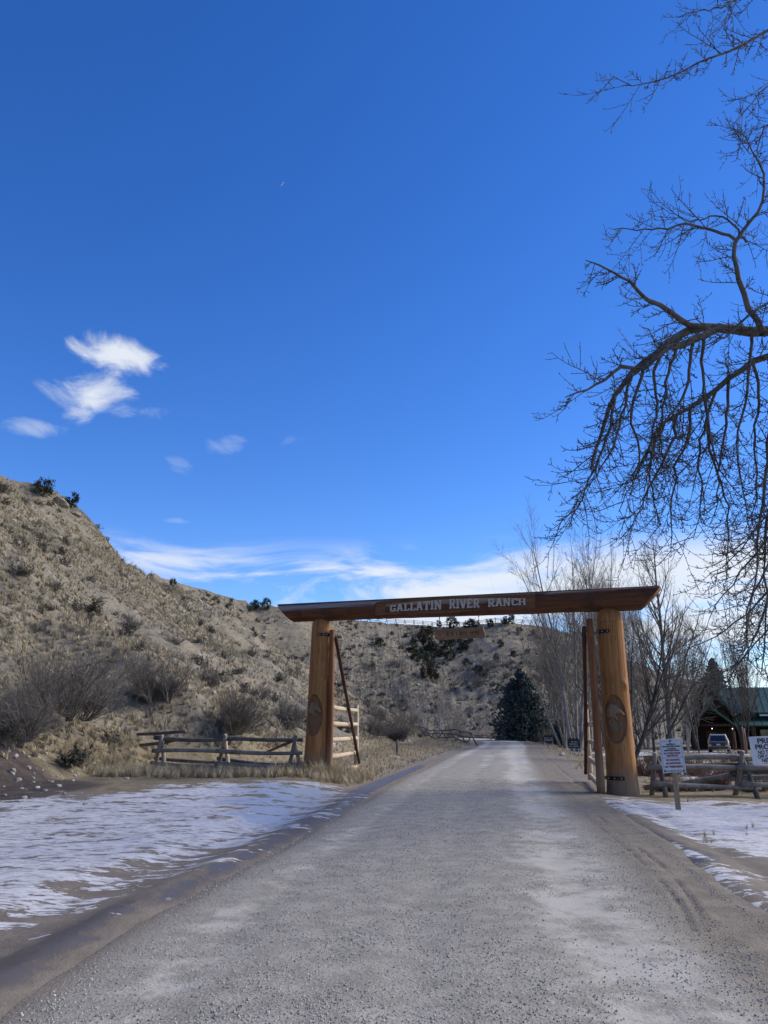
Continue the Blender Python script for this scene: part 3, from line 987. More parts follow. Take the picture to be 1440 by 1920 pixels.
# slab-serif letters made of strokes on a unit box (w, list of strokes x0,z0,x1,z1,width)
def S(*a): return a
sf = .20
GLYPH = {
    'G': (.95, [S(.22, .18, .22, .82, .26), S(.18, .9, .88, .9, .2), S(.18, .1, .82, .1, .2), S(.84, .74, .84, .98, .16), S(.76, .06, .76, .46, .24), S(.55, .46, .92, .46, .15)]),
    'A': (.98, [S(.18, .0, .44, 1., .25), S(.80, .0, .54, 1., .25), S(.28, .34, .70, .34, .16), S(.02, .06, .36, .06, .14), S(.62, .06, .96, .06, .14), S(.3, .95, .68, .95, .12)]),
    'L': (.82, [S(.26, .0, .26, 1., .26), S(.06, .94, .48, .94, .14), S(.06, .08, .80, .08, .17), S(.74, .05, .74, .34, .15)]),
    'T': (.92, [S(.46, .0, .46, 1., .27), S(.04, .92, .88, .92, .18), S(.10, .98, .06, .66, .13), S(.82, .98, .86, .66, .13), S(.24, .06, .68, .06, .14)]),
    'I': (.52, [S(.26, .0, .26, 1., .27), S(.04, .94, .48, .94, .14), S(.04, .06, .48, .06, .14)]),
    'N': (1.0, [S(.20, .0, .20, 1., .22), S(.80, .0, .80, 1., .22), S(.20, 1., .80, .0, .25), S(.02, .94, .34, .94, .13), S(.04, .06, .36, .06, .13), S(.64, .94, .98, .94, .13)]),
    'R': (.98, [S(.24, .0, .24, 1., .26), S(.06, .93, .72, .93, .16), S(.06, .06, .46, .06, .13), S(.24, .46, .72, .46, .15), S(.74, .44, .74, .95, .23), S(.5, .46, .82, .02, .24), S(.66, .06, .97, .06, .13)]),
    'V': (.96, [S(.18, 1., .46, .0, .26), S(.80, 1., .52, .0, .24), S(.02, .94, .38, .94, .13), S(.62, .94, .96, .94, .13)]),
    'E': (.86, [S(.24, .0, .24, 1., .26), S(.06, .92, .80, .92, .17), S(.06, .08, .82, .08, .17), S(.24, .5, .64, .5, .15), S(.76, .98, .76, .72, .13), S(.78, .03, .78, .3, .13)]),
    'C': (.90, [S(.22, .16, .22, .84, .26), S(.18, .9, .84, .9, .2), S(.18, .1, .84, .1, .2), S(.80, .66, .80, .98, .16), S(.80, .04, .80, .32, .15)]),
    'H': (1.0, [S(.20, .0, .20, 1., .25), S(.80, .0, .80, 1., .25), S(.2, .5, .8, .5, .16), S(.02, .94, .40, .94, .13), S(.60, .94, .98, .94, .13), S(.02, .06, .40, .06, .13), S(.60, .06, .98, .06, .13)]),
}
letter_cache = {}


def letter_mesh(ch):
    if ch in letter_cache: return letter_cache[ch]
    m = MB()
    for i, (x0, z0, x1, z1, w) in enumerate(GLYPH[ch][1]):
        d = Vector((x1 - x0, z1 - z0)); d.normalize(); nrm = Vector((-d.y, d.x)) * w / 2
        k = .85 + .3 * ((i * 37 + ord(ch)) % 10) / 10
        a, b = Vector((x0, z0)), Vector((x1, z1))
        ol = [a - nrm, b - nrm * k, b + nrm * k, a + nrm]
        dd = .004 * i
        m.prism([(p.x, p.y) for p in ol], -.10 - dd, .12)
    letter_cache[ch] = m.mesh('letter')
    return letter_cache[ch]


words = ['GALLATIN', 'RIVER', 'RANCH']
spans = [(735, 833), (846, 904), (918, 990)]
for wd, (xa, xb) in zip(words, spans):
    a, b = px_s(xa) - PX0, px_s(xb) - PX0
    tot = sum(GLYPH[c_][0] for c_ in wd); x = a
    for j, ch in enumerate(wd):
        w = (b - a) * GLYPH[ch][0] / tot
        mid = (x + w / 2 - .33) / (pw - .61)
        hgt = (.175 + .105 * math.sin(max(0.05, min(.95, mid)) * math.pi)) * random.uniform(.96, 1.04)
        zb_ = -.128 + .03 * mid
        lo_ = link('letter', letter_mesh(ch), M_LETTER, beam)
        lo_.location = (PX0 + x + w * .02, -.226, up_slope * (PX0 + x) + zb_ + random.uniform(-.006, .006))
        lo_.rotation_euler = (0, -math.atan(up_slope), 0)
        lo_.scale = (w / GLYPH[ch][0] * .97, .16, hgt)
        x += w

# iron straps with bolts on the posts
def strap(b, zb, z, r, a0, a1, reach):
    m = MB(); n = 10
    for i in range(n):
        t0, t1 = a0 + (a1 - a0) * i / n, a0 + (a1 - a0) * (i + 1) / n
        p = []
        for (tt, rr) in ((t0, r), (t1, r), (t1, r + .014), (t0, r + .014)):
            p.append((rr * math.cos(tt), rr * math.sin(tt)))
        m.poly([(x, y, -.045) for x, y in p] + [(x, y, .045) for x, y in p], [(0, 1, 2, 3), (4, 5, 6, 7), (0, 1, 5, 4), (1, 2, 6, 5), (2, 3, 7, 6), (3, 0, 4, 7)])
    ca, sa = math.cos(a1), math.sin(a1)
    tx_, ty_ = -sa * (1 if a1 > a0 else -1), ca * (1 if a1 > a0 else -1)
    q = [(r * ca, r * sa), ((r + .014) * ca, (r + .014) * sa)]
    e = [(x + tx_ * reach, y + ty_ * reach) for x, y in q]
    p = [q[0], q[1], e[1], e[0]]
    m.poly([(x, y, -.04) for x, y in p] + [(x, y, .04) for x, y in p], [(0, 1, 2, 3), (4, 5, 6, 7), (0, 1, 5, 4), (1, 2, 6, 5), (2, 3, 7, 6), (3, 0, 4, 7)])
    s = on_gate(m.build('hinge_strap', M_IRON), (b[0], b[1], zb + z))
    for k in range(3):
        aa = a0 + (a1 - a0) * (.12 + .3 * k)
        bmh = bmesh.new(); bmesh.ops.create_icosphere(bmh, subdivisions=1, radius=.022)
        bmesh.ops.scale(bmh, vec=(1, 1, 1), verts=bmh.verts)
        me = bpy.data.meshes.new('bolt'); bmh.to_mesh(me); bmh.free()
        link('bolt', me, M_BOLT, s, loc=((r + .016) * math.cos(aa), (r + .016) * math.sin(aa), 0))


strap(PL + np.array([.055, 0]), ZL, 4.20, .318, FACE + .15, FACE + 1.35, .32)
strap(PR, ZR, 4.16, .362, FACE + .05, FACE - 1.25, .34)
strap(PR, ZR, .42, .41, FACE + .25, FACE - 1.15, .25)

# ------------------------------------------------------------------ gate leaves, swung open away from the road user
def wpart(name, me, mat, root):
    o = link(name, me, mat, root)
    o.matrix_parent_inverse = Matrix.Translation(-Vector(root.location))
    return o


def leaf(label, hinge, hz, ztop, end, ez, zr0, zr1, mats, nr=5, seed=0, flip=1):
    root = empty('gate_leaf', (hinge[0], hinge[1], hz))
    tag(root, label, 'gate', 'two log gate leaves swung open')
    h, e = np.array(hinge), np.array(end)
    d = (e - h) / np.linalg.norm(e - h)
    wpart('hinge_pole', log_mesh((*h, hz - .05), (h[0] + .02, h[1], ztop), .105, .085, 16, 14, seed, .03, .001), mats[0], root)
    wpart('end_post', log_mesh((*e, ez + .02), (*e, zr1 + ez + .15), .085, .075, 8, 12, seed + 1, .04, .002), mats[2], root)
    for i in range(nr):
        z0 = hz + zr0 + (zr1 - zr0) * i / (nr - 1); z1 = ez + zr0 - .03 + (zr1 - zr0) * i / (nr - 1)
        a, b = h + d * .06, e + d * .1
        wpart('rail', log_mesh((*a, z0), (*b, z1), .078, .066, 9, 12, seed + 5 + i, .05, .002), mats[2], root)
    side = np.array([d[1], -d[0]]) * .15 * flip
    wpart('brace', log_mesh((h[0] + side[0] * .9, h[1] + side[1] * .9, ztop - .22), (e[0] + side[0] - d[0] * .25, e[1] + side[1] - d[1] * .25, ez + .22), .062, .05, 12, 10, seed + 20, .04, .002), mats[1], root)
    return root


LH = at(617, 1440, 24.15); LE = at(668, 1436, 28.8)
leaf('open log gate leaf with pale peeled rails beside the post by the grassy verge', LH[:2], gz1(*LH[:2]), 4.55, LE[:2], gz1(*LE[:2]), .12, 2.05, (W_POLE, W_DARKPOLE, W_RAIL), seed=40)
RH = at(1126, 1470, 20.7); RE = at(1106, 1440, 25.0)
leaf('open log gate leaf with a dark brace beside the post by the fence and signs', RH[:2], gz1(*RH[:2]), 4.42, RE[:2], gz1(*RE[:2]) + .05, .18, 2.2, (W_POLE, W_DARKPOLE, W_RAIL), seed=70, flip=-1)

# ------------------------------------------------------------------ small board hung under the beam
mid = beam_ax0[:2] + bd * px_s(860)
hb_ = empty('hanging_sign', (mid[0], mid[1], 4.26), bang)
tag(hb_, 'small brown routed wooden board hanging under the middle of the beam', 'sign')
w2, h2 = .76, .15
def rough_end(s):
    return [(s * (w2 + random.uniform(-.05, .03)), -h2 + 2 * h2 * i / 6) for i in range(7)]
ro, lo2 = rough_end(1), rough_end(-1)
fr = [(x, z) for x, z in ro] + [(x, z) for x, z in lo2[::-1]]
W_SMALL = wood_mat('hung_board_wood', (.20, .115, .055), (.31, .19, .10), (.13, .07, .035), grain=(.8, 9, 9))
MB().prism(fr, -.015, .035).build('board', W_SMALL, hb_)
for (a, b, c_, d_) in ((-.66, .66, .095, .125), (-.66, .66, -.125, -.095), (-.69, -.66, -.125, .125), (.66, .69, -.125, .125)):
    MB().box(a, b, -.035, -.016, c_, d_).build('border_strip', W_SMALL, hb_)
M_ROUT = flat_mat('routed_letter_shadow_paint', (.075, .05, .032), .8, .2, .3, 20)
xk = -.60
while xk < .58:      # worn routed strokes, no longer readable
    wk = random.uniform(.018, .034); hk = random.uniform(.05, .075)
    if random.random() > .12:
        MB().box(xk, xk + wk, -.022, -.0155, -hk, hk).build('routed_stroke', M_ROUT, hb_)
    xk += wk + random.uniform(.016, .034)
for sx_ in (-.6, .6):
    m = MB()
    for i in range(9):
        zc = h2 + .02 + i * .062
        a = .012 if i % 2 else .004
        m.box(sx_ - a, sx_ + a, -.004 if i % 2 else -.012, .004 if i % 2 else .012, zc - .036, zc + .036)
    m.build('chain', M_IRON, hb_)

# ------------------------------------------------------------------ buck-and-rail fences
def fence_part(root, name, p0, p1, r0, r1, mat, seed, sides=9, rings=7, bend=.012):
    o = link(name, log_mesh(p0, p1, r0, r1, rings, sides, seed, .07, bend), mat, root)
    o.matrix_parent_inverse = Matrix.Translation(-Vector(root.location))
    return o


def buck(root, x, y, ang, h, mat, seed, mat2=None, spread=.42, zoff=0., r=.062):
    """two crossed legs; ang = direction square to the fence"""
    c, s = math.cos(ang), math.sin(ang)
    z0 = gz1(x, y) + zoff
    for k, sg in enumerate((1, -1)):
        b = (x + c * spread * sg, y + s * spread * sg, gz1(x + c * spread * sg, y + s * spread * sg) + zoff - .05)
        t = (x - c * .17 * sg, y - s * .17 * sg, z0 + h + .06 * random.random())
        off = .05 * sg
        b = (b[0] - s * off, b[1] + c * off, b[2]); t = (t[0] - s * off, t[1] + c * off, t[2])
        fence_part(root, 'buck_leg', b, t, r * 1.08, r * .9, (mat2 if (mat2 and k == 0) else mat), seed + k, rings=5)
    return z0


def rail_between(root, a, b, za, zb, off, ang, mat, seed, r=.055, over=.25):
    c, s = math.cos(ang), math.sin(ang)
    d = np.array([b[0] - a[0], b[1] - a[1]]); d /= np.linalg.norm(d)
    p0 = (a[0] + c * off - d[0] * over, a[1] + s * off - d[1] * over, za)
    p1 = (b[0] + c * off + d[0] * over, b[1] + s * off + d[1] * over, zb)
    fence_part(root, 'rail', p0, p1, r * 1.12, r * .85, mat, seed)


# fence beside the grassy verge
fl = empty('rail_fence', (-5.0, 24.9, gz1(-5, 24.9)))
tag(fl, 'weathered buck and rail fence running from the gatepost to the hillside', 'fence')
A = [(-2.75, 24.65), (-4.95, 24.95), (-7.05, 25.4)]
ang0 = R(-84)
for i, (x, y) in enumerate(A):
    buck(fl, x, y, ang0 + R(26), 1.08, W_GREY, 300 + 7 * i, W_RAIL if i < 2 else None)
for i in range(2):
    a, b = A[i + 1], A[i]
    za, zb = gz1(*a), gz1(*b)
    sd = 330 + 10 * i
    rail_between(fl, a, b, za + 1.05, zb + 1.00, .02, ang0, W_GREYDARK, sd, .062)
    rail_between(fl, a, b, za + .66, zb + .62, .22, ang0, W_GREY, sd + 1, .06)
    rail_between(fl, a, b, za + .30, zb + .20, .36, ang0, W_GREY, sd + 2, .055)
    rail_between(fl, a, b, za + .42, zb + .28, -.30, ang0, W_GREYDARK, sd + 3, .05)
C3 = (-9.3, 27.6)
za, zb = gz1(*C3), gz1(*A[2])
fence_part(fl, 'rail', at(258, 1377, 27.2), at(348, 1371, 25.3), .05, .06, W_GREYDARK, 361)
fence_part(fl, 'rail', at(264, 1397, 27.0), at(332, 1386, 25.2), .05, .06, W_GREYDARK, 362)
fence_part(fl, 'rail', (-2.8, 24.75, gz1(-2.8, 24.7) + .98), (-4.1, 28.2, gz1(-4.1, 28.2) + .55), .05, .04, W_GREYDARK, 363)

# fence beside the snowy yard
fr_ = empty('rail_fence', (9.3, 21.0, gz1(9.3, 21)))
tag(fr_, 'grey buck and rail fence standing in snow behind the welcome sign', 'fence')
B = [(7.05, 20.95), (9.32, 21.0), (12.6, 21.3), (16.0, 21.8)]
ang1 = R(-88)
for i, (x, y) in enumerate(B):
    buck(fr_, x, y, ang1 + R(random.uniform(-6, 6)), 1.06, W_GREY, 400 + 9 * i, W_GREYDARK, spread=.45)
for i in range(3):
    a, b = B[i], B[i + 1]
    za, zb = gz1(*a), gz1(*b)
    sd = 440 + 10 * i
    rail_between(fr_, a, b, za + .94 - .03 * (i == 0), zb + .98, -.10, ang1, W_GREY, sd, .07)
    rail_between(fr_, a, b, za + .70, zb + .70, .16, ang1, W_GREY, sd + 1, .066)
    rail_between(fr_, a, b, za + .32, zb + .22, .30, ang1, W_GREY, sd + 2, .066)
    rail_between(fr_, a, b, za + (.18 if i == 0 else .42), zb + (.62 if i == 0 else .44), -.28, ang1, W_GREY, sd + 3, .06)
    rail_between(fr_, a, b, za + .55, zb + .78, -.2, ang1, W_GREYDARK, sd + 4, .055)

# dark fence coming down off the hill to the bend, pale fence across the draw
def line_fence(label, pts, h, mat, mat2, seed, zo=0., rails=3, ang=None, r=.07):
    x, y = pts[len(pts) // 2]
    root = empty('rail_fence', (x, y, gz1(x, y)))
    tag(root, label, 'fence')
    for i, (x, y) in enumerate(pts):
        a, b = pts[max(i - 1, 0)], pts[min(i + 1, len(pts) - 1)]
        an = math.atan2(b[1] - a[1], b[0] - a[0]) - math.pi / 2
        buck(root, x, y, an, h, mat, seed + 11 * i, mat2, spread=.6, r=r)
        if i + 1 < len(pts):
            q = pts[i + 1]
            for k in range(rails):
                f = (k + 1) / rails
                rail_between(root, (x, y), q, gz1(x, y) + h * f * .9, gz1(*q) + h * f * .9, .5 * (1 - f), an, mat, seed + 11 * i + 3 + k, r * .9)
    return root


pts = []
for i in range(9):
    f = i / 8
    p = hit(776 + (886 - 776) * f, 1372 + (1398 - 1372) * f ** 1.1, 30)
    pts.append((p[0], p[1]))
pts = [(3.6 + 4.7 * (i / 8), 112 - 36 * (i / 8)) for i in range(9)]
line_fence('dark buck and rail fence ending beside the road where it bends', pts, 1.2, W_GREYDARK, W_GREY, 500, r=.065)
line_fence('pale buck and rail fence across the draw behind the road bend', [(15.2 + 2.6 * i, 138 - .8 * i) for i in range(5)], 1.3, W_GREY, W_GREY, 620, r=.09)

# fence along the rim of the bench
rim = []
for px in range(640, 1010, 17):
    az = (px - 720) / 1440 / ray(px, 1170)[1]
    for Y in np.arange(200, 300, .5):
        if hill_t(np.array([az * Y]), np.array([Y]))[0][0] >= .999:
            rim.append((az * (Y + 1.0), Y + 1.0)); break
line_fence('thin buck and rail fence along the skyline of the bench', rim, 1.5, W_GREYDARK, W_GREYDARK, 700, r=.075)

# single post in the verge
sp = fence_root = link('fence_post', log_mesh((0, 0, -.2), (0, 0, .75), .07, .065, 5, 10, 3, .05, .0), W_GREYDARK, None, loc=(.72, 44.0, gz1(.72, 44)))
tag(sp, 'short dark lone post standing in the dry grass verge', 'post')

# ------------------------------------------------------------------ signs
M_WHITE = flat_mat('white_sign_paint', (.50, .525, .55), .45, .4, .06, 3)
M_BLACK = flat_mat('black_sign_paint', (.012, .013, .017), .5, .4, .1, 3)
M_NAVY = flat_mat('dark_sign_board_paint', (.012, .014, .020), .55, .4, .2, 5)
M_RED = flat_mat('maroon_sign_paint', (.17, .022, .045), .5, .4, .1, 3)


def text(name, body, size, mat, parent, x, z, y, bold=.0, width=None):
    cu = bpy.data.curves.new(name, 'FONT')
    cu.body = body; cu.size = size; cu.align_x = 'CENTER'; cu.align_y = 'CENTER'; cu.offset = bold; cu.extrude = .0012
    o = bpy.data.objects.new(name, cu); COL.objects.link(o)
    bpy.context.view_layer.update()
    me = bpy.data.meshes.new_from_object(o.evaluated_get(bpy.context.evaluated_depsgraph_get()))
    bpy.data.objects.remove(o); bpy.data.curves.remove(cu)
    co_ = np.zeros(len(me.vertices) * 3, np.float32); me.vertices.foreach_get('co', co_); co_ = co_.reshape(-1, 3)
    s = width / max(np.ptp(co_[:, 0]), 1e-6) if width else 1.
    co_[:, 0] = (co_[:, 0] - (co_[:, 0].max() + co_[:, 0].min()) / 2) * s
    me.vertices.foreach_set('co', co_.ravel()); me.update()
    me.name = name
    return link(name, me, mat, parent, loc=(x, y, z), rot=(math.pi / 2, 0, 0))


p = at(1272, 1519, 17.3)
zs = gz1(p[0], p[1])
ws = empty('welcome_sign', (p[0], p[1], zs), R(-14))
tag(ws, 'white notice board on a wooden stake with maroon no hunting lines', 'sign')
bevel(MB().box(-.052, .052, -.03, .06, -.3, 1.34).build('stake', W_STAKE, ws), .006)
bw, b0, b1 = .315, .80, 1.72
tilt = R(2.6)
bo = MB().box(-bw, bw, -.006, .006, -(b1 - b0) / 2, (b1 - b0) / 2).build('board', M_WHITE, ws, loc=(-.02, -.038, 1.09), rot=(0, -tilt, 0), scale=.75)
yy = -.0085
for nm, (a, b, c_, d_) in {'l': (-.285, -.279, -.44, .40), 'r': (.279, .285, -.44, .40), 't': (-.279, -.075, .396, .402), 't2': (.075, .279, .396, .402), 'm': (-.279, .279, -.062, -.056)}.items():
    MB().box(a, b, yy, -.0062, c_, d_).build('border_line', M_BLACK, bo)
MB().box(-.279, .279, yy, -.0062, -.44, -.395).build('bottom_bar', M_BLACK, bo)
hm = MB().prism([((x - 480) / 7800, (950 - z) / 7800) for x, z in HORSE], yy, -.0062).build('horse_emblem', M_BLACK, bo, loc=(0, 0, .40))
MB().prism([(-.045, -.03), (-.03, -.07), (.03, -.085), (.035, -.075), (-.012, -.058), (-.03, -.03)], yy - .001, -.0062).build('emblem_swash', M_BLACK, bo, loc=(.005, 0, .40))
for body, z, sz, w, mt in (('WELCOME TO', .305, .050, .26, M_BLACK), ('GALLATIN RIVER RANCH', .248, .056, .49, M_BLACK), ('YOU ARE ON', .185, .050, .25, M_BLACK), ('NIXON GULCH ROAD', .138, .046, .42, M_BLACK),
                           ('ALL OTHER ROADS', .062, .068, .46, M_RED), ('ARE PRIVATE', -.008, .066, .32, M_RED), ('NO HUNTING', -.122, .072, .36, M_RED), ('NO SHOOTING', -.212, .072, .40, M_RED), ('NO TRESPASSING', -.305, .074, .49, M_RED),
                           ('CAMERA SURVEILLANCE', -.418, .036, .46, M_WHITE)):
    text('lettering', body, sz, mt, bo, 0, z, yy - .002, .0032, w)
bm_ = bmesh.new(); bmesh.ops.create_icosphere(bm_, subdivisions=1, radius=.014)
me = bpy.data.meshes.new('screw'); bm_.to_mesh(me); bm_.free()
for z in (.43, -.425): link('screw', me, M_BOLT, bo, loc=(.03, -.01, z))

c2 = at(1449, 1406, 14.6)
z2 = gz1(c2[0], c2[1])
ps = empty('private_property_sign', (c2[0], c2[1], z2), R(-6))
tag(ps, 'wide white private property board with large black capitals', 'sign')
bevel(MB().box(-.05, .05, -.02, .07, -.3, c2[2] - z2 + .22).build('stake', W_STAKE, ps), .006)
bo = MB().box(-.46, .46, -.006, .006, -.285, .285).build('board', M_WHITE, ps, loc=(0, -.028, c2[2] - z2), rot=(0, -R(2.5), 0), scale=.86)
bevel(bo, .004, 1)
for body, z, sz, w in (('PRIVATE', .185, .145, .62), ('PROPERTY', .065, .135, .74), ('NO TRESPASSING', -.045, .105, .66), ('OFF COUNTY ROAD', -.130, .10, .70), ('NEXT 4 MILES', -.205, .09, .56)):
    text('lettering', body, sz, M_BLACK, bo, 0.01, z, -.0085, .0045 if z > 0 else .003, w)
for i in range(22):
    MB().box(-.24 + i * .0225, -.24 + i * .0225 + .013, -.0082, -.0062, -.266, -.256).build('fine_print', M_NAVY, bo)

# two dark direction boards on white legs, farther along the verge
M_LEG = flat_mat('white_leg_paint', (.55, .53, .49), .6, .3, .15, 4)
for (px, pyb, Y, w, h, legs, lab) in ((1029, 1396, 73., 1.0, .44, 2, 'small dark green-black sign on two white legs farther along the verge'),
                                      (1077, 1411, 54., .78, .56, 3, 'small dark sign on three pale legs beside the cottonwood trunks')):
    p = at(px, pyb, Y); zz0 = gz1(p[0], p[1])
    s = empty('direction_sign', (p[0], p[1], zz0), R(-8))
    tag(s, lab, 'sign')
    hh_ = .48
    bo = MB().box(-w / 2, w / 2, -.02, .02, 0, h).build('board', M_NAVY, s, loc=(0, -.04, hh_))
    for i in range(legs):
        x = -w * .36 + w * .72 * i / (legs - 1)
        MB().box(x - .035, x + .035, -.02, .03, -.2, hh_ + h * .8).build('leg', M_LEG, s)
    for k in range(3):      # pale worn lines of lettering, too small to read
        xk = -w * .38
        while xk < w * .36:
            wk = random.uniform(.03, .05)
            if random.random() > .15: MB().box(xk, xk + wk, -.026, -.021, h * (.72 - .25 * k) - .028, h * (.72 - .25 * k) + .028).build('letter_mark', M_LEG, bo)
            xk += wk + .018
    def bump_top(i): return MB().prism([(-.09, 0), (.1, 0), (.06, .1), (.0, .14), (-.06, .07)], -.01, .02)
    for i in range(3):
        bump_top(i).build('silhouette', M_NAVY, bo, loc=(-w * .28 + i * w * .28, 0, h))

# ------------------------------------------------------------------ plant materials
M_STRAW = flat_mat('straw_grass', (.46, .39, .26), .8, .2, .3, 3, rnd=.35)
M_STRAW2 = flat_mat('grey_straw_grass', (.31, .275, .20), .8, .2, .3, 3, rnd=.4)
M_SAGE = flat_mat('sage_leaf', (.105, .100, .080), .85, .2, .35, 4, rnd=.3)
M_TWIG = flat_mat('grey_twig', (.145, .131, .115), .85, .2, .35, 4, rnd=.2)
M_REDTWIG = flat_mat('reddish_twig', (.145, .095, .075), .85, .2, .35, 4, rnd=.2)
M_JUNI = flat_mat('juniper_leaf', (.040, .048, .030), .85, .15, .45, 3, rnd=.3)
M_JUNIRED = flat_mat('rusty_juniper_leaf', (.075, .050, .032), .85, .15, .4, 3, rnd=.3)
M_SPRUCE = flat_mat('spruce_needles', (.068, .092, .086), .8, .2, .5, 2.5, rnd=.1)
M_BARKD = flat_mat('dark_bark', (.075, .066, .058), .9, .2, .4, 9, bump=.5)


def bark_mat(name, c0, c1, scale=5.):
    t = NT(name, .85, .2)
    co = t.coord('Object', (1, 1, .35))
    a = t.noise(co, scale, 5, .65, .4); b = t.noise(t.coord('Object', (.6, .6, 3.)), 4., 3, .6)
    c = t.mix(t.ramp(a, .35, .65), c0, c1)
    c = t.mix(t.ramp(b, .58, .70, 0, .8), c, tuple(v * .35 for v in c0))
    t.color(c); t.bump(a, .4, .02)
    return t.m


M_COTTON = bark_mat('cottonwood_bark', (.085, .078, .068), (.165, .155, .135))
M_PALEBARK = bark_mat('pale_bark', (.20, .185, .16), (.33, .31, .275))
M_WHITEBARK = bark_mat('white_bark', (.36, .34, .31), (.55, .53, .49))
M_TANTWIG = flat_mat('tan_twig', (.185, .160, .130), .85, .2, .3, 2)
M_DARKTWIG = flat_mat('dark_twig', (.075, .066, .058), .85, .2, .3, 2)


def rotm(n, rng):
    return rng.uniform(0, 2 * math.pi, n)


def tuft(n, h, spread, seed, w=.012):
    rg = np.random.default_rng(seed)
    V, F = [], []
    for i in range(n):
        a = rg.uniform(0, 2 * math.pi); r0 = rg.uniform(0, spread * .35)
        hh = h * rg.uniform(.5, 1.1); ln = rg.uniform(.15, .75) * hh
        b = np.array([math.cos(a) * r0, math.sin(a) * r0, -.04])
        a2 = a + rg.normal(0, .6)
        d = np.array([math.cos(a2), math.sin(a2), 0])
        s = np.array([-d[1], d[0], 0]) * w * rg.uniform(.7, 1.4)
        m = b + d * ln * .35 + np.array([0, 0, hh * .62]); t = b + d * ln + np.array([0, 0, hh])
        k = len(V)
        V += [b - s, b + s, m + s * .8, m - s * .8, t]
        F += [(k, k + 1, k + 2), (k, k + 2, k + 3), (k + 3, k + 2, k + 4)]
    return mesh_np('tuft', np.array(V), np.array(F), False)


def leafy(V, F, P, size, rg):
    """small random quads at points P"""
    n = len(P)
    a = norm(rg.normal(0, 1, (n, 3))); b = norm(np.cross(a, rg.normal(0, 1, (n, 3))))
    s = size * rg.uniform(.6, 1.4, (n, 1))
    q = np.stack([P - a * s - b * s * .45, P + a * s - b * s * .45, P + a * s + b * s * .45, P - a * s + b * s * .45], 1)
    k = sum(len(v) for v in V)
    V.append(q.reshape(-1, 3)); F.append(np.arange(4 * n).reshape(n, 4) + k)


def twig_bush(h, w, stems, k1, k2, seed, r0=.012, up=.5, leaf=0, leaf_size=.03, lean=(0, 0)):
    rg = np.random.default_rng(seed)
    a = rg.uniform(0, 2 * math.pi, stems); rr = rg.random(stems) ** .6
    nc = max(2, stems // 14)
    ca = rg.uniform(0, 2 * math.pi, nc); cr = rg.random(nc) ** .5 * w * .55; ch = rg.uniform(.5, 1.12, nc)
    ci = rg.integers(0, nc, stems)
    bx, by = np.cos(ca[ci]) * cr[ci], np.sin(ca[ci]) * cr[ci]
    D = np.stack([np.cos(a) * rr * w * .75 + bx * .5 + lean[0], np.sin(a) * rr * w * .75 + by * .5 + lean[1], h * ch[ci] * rg.uniform(.6, 1.1, stems)], -1)
    S0_ = np.stack([bx + np.cos(a) * rr * w * .06, by + np.sin(a) * rr * w * .06, np.full(stems, -.12)], -1)
    L = np.linalg.norm(D, axis=1) * rg.uniform(.35, .95, stems)
    P1, R1 = grow(S0_, D, L, np.full(stems, r0), 5, .14, (0, 0, .05), taper=.5, rng=rg)
    s = sprout(P1, R1, k1, .2, 1., 38, 12, .5, .3, .35, .65, .0035, rng=rg)
    P2, R2 = grow(*s, 4, .16, (0, 0, .10), taper=.55, rng=rg)
    sets = [(P1, R1, 4), (P2, R2, 3)]
    if k2:
        s = sprout(P2, R2, k2, .2, 1., 40, 12, .55, .3, .3, .7, .003, rng=rg)
        P3, R3 = grow(*s, 3, .16, (0, 0, .12), taper=.6, rng=rg); sets.append((P3, R3, 3))
    return sets


def sage_mesh(seed, h=.6, w=.55):
    rg = np.random.default_rng(seed)
    sets = twig_bush(h, w, 16, 5, 0, seed, .010)
    me0 = tubes('t', sets, 3)
    V0 = np.zeros(len(me0.vertices) * 3, np.float32); me0.vertices.foreach_get('co', V0); V0 = V0.reshape(-1, 3)
    F0 = np.array([p.vertices[:] for p in me0.polygons]); bpy.data.meshes.remove(me0)
    P2 = sets[1][0][:, 1:].reshape(-1, 3)
    V, F = [V0], [F0]
    pts = np.concatenate([P2 + rg.normal(0, .025, P2.shape), P2[::2] + rg.normal(0, .035, P2[::2].shape)])
    leafy(V, F, pts, .026, rg)
    return mesh_np('sagebrush', np.concatenate(V), [np.concatenate(F)], False)


# ------------------------------------------------------------------ where plants stand on the hillside
def hill_points(n, ymin, ymax, rng, tmin=.02, tmax=.995, xr=(-62, 75)):
    x = rng.uniform(*xr, n); y = rng.uniform(ymin, ymax, n)
    m = (x > -.62 * y - 3) & (x < .62 * y + 3)
    x, y = x[m], y[m]
    t, _ = hill_t(x, y)
    m = (t > tmin) & (t < tmax)
    return x[m], y[m], t[m]


def placed(x, y):
    return np.stack([x, y, gz(x, y)], -1)


rng = np.random.default_rng(5)
tufts = [proto('t', tuft(26, .42, .20, 50 + i, .0105), M_STRAW if i % 2 else M_STRAW2) for i in range(6)]
P_, S_ = [], []
for (n, y0, y1, s, keep) in ((300000, 14, 62, .62, .60), (170000, 62, 140, .95, .6), (110000, 140, 275, 1.35, .55)):
    x, y, t = hill_points(n, y0, y1, rng)
    d = .7 * fbm(x * .22, y * .22, 3, 131) + .8 * fbm(x * .06, y * .06, 3, 133)
    m = rng.random(len(x)) < keep * sstep(-.55, .35, d)
    x, y = x[m], y[m]
    P_.append(placed(x, y)); S_.append(s * (.45 + .95 * rng.random(len(x)) ** 1.5))
P_ = np.concatenate(P_); S_ = np.concatenate(S_); n = len(P_)
scatter('hillside_grass', P_, np.stack([rng.normal(0, .15, n), rng.normal(.12, .15, n), rotm(n, rng)], -1), np.repeat(S_[:, None], 3, 1), rng.integers(0, 6, n), tufts,
        'pale dry bunchgrass covering the hillside', 'grass')
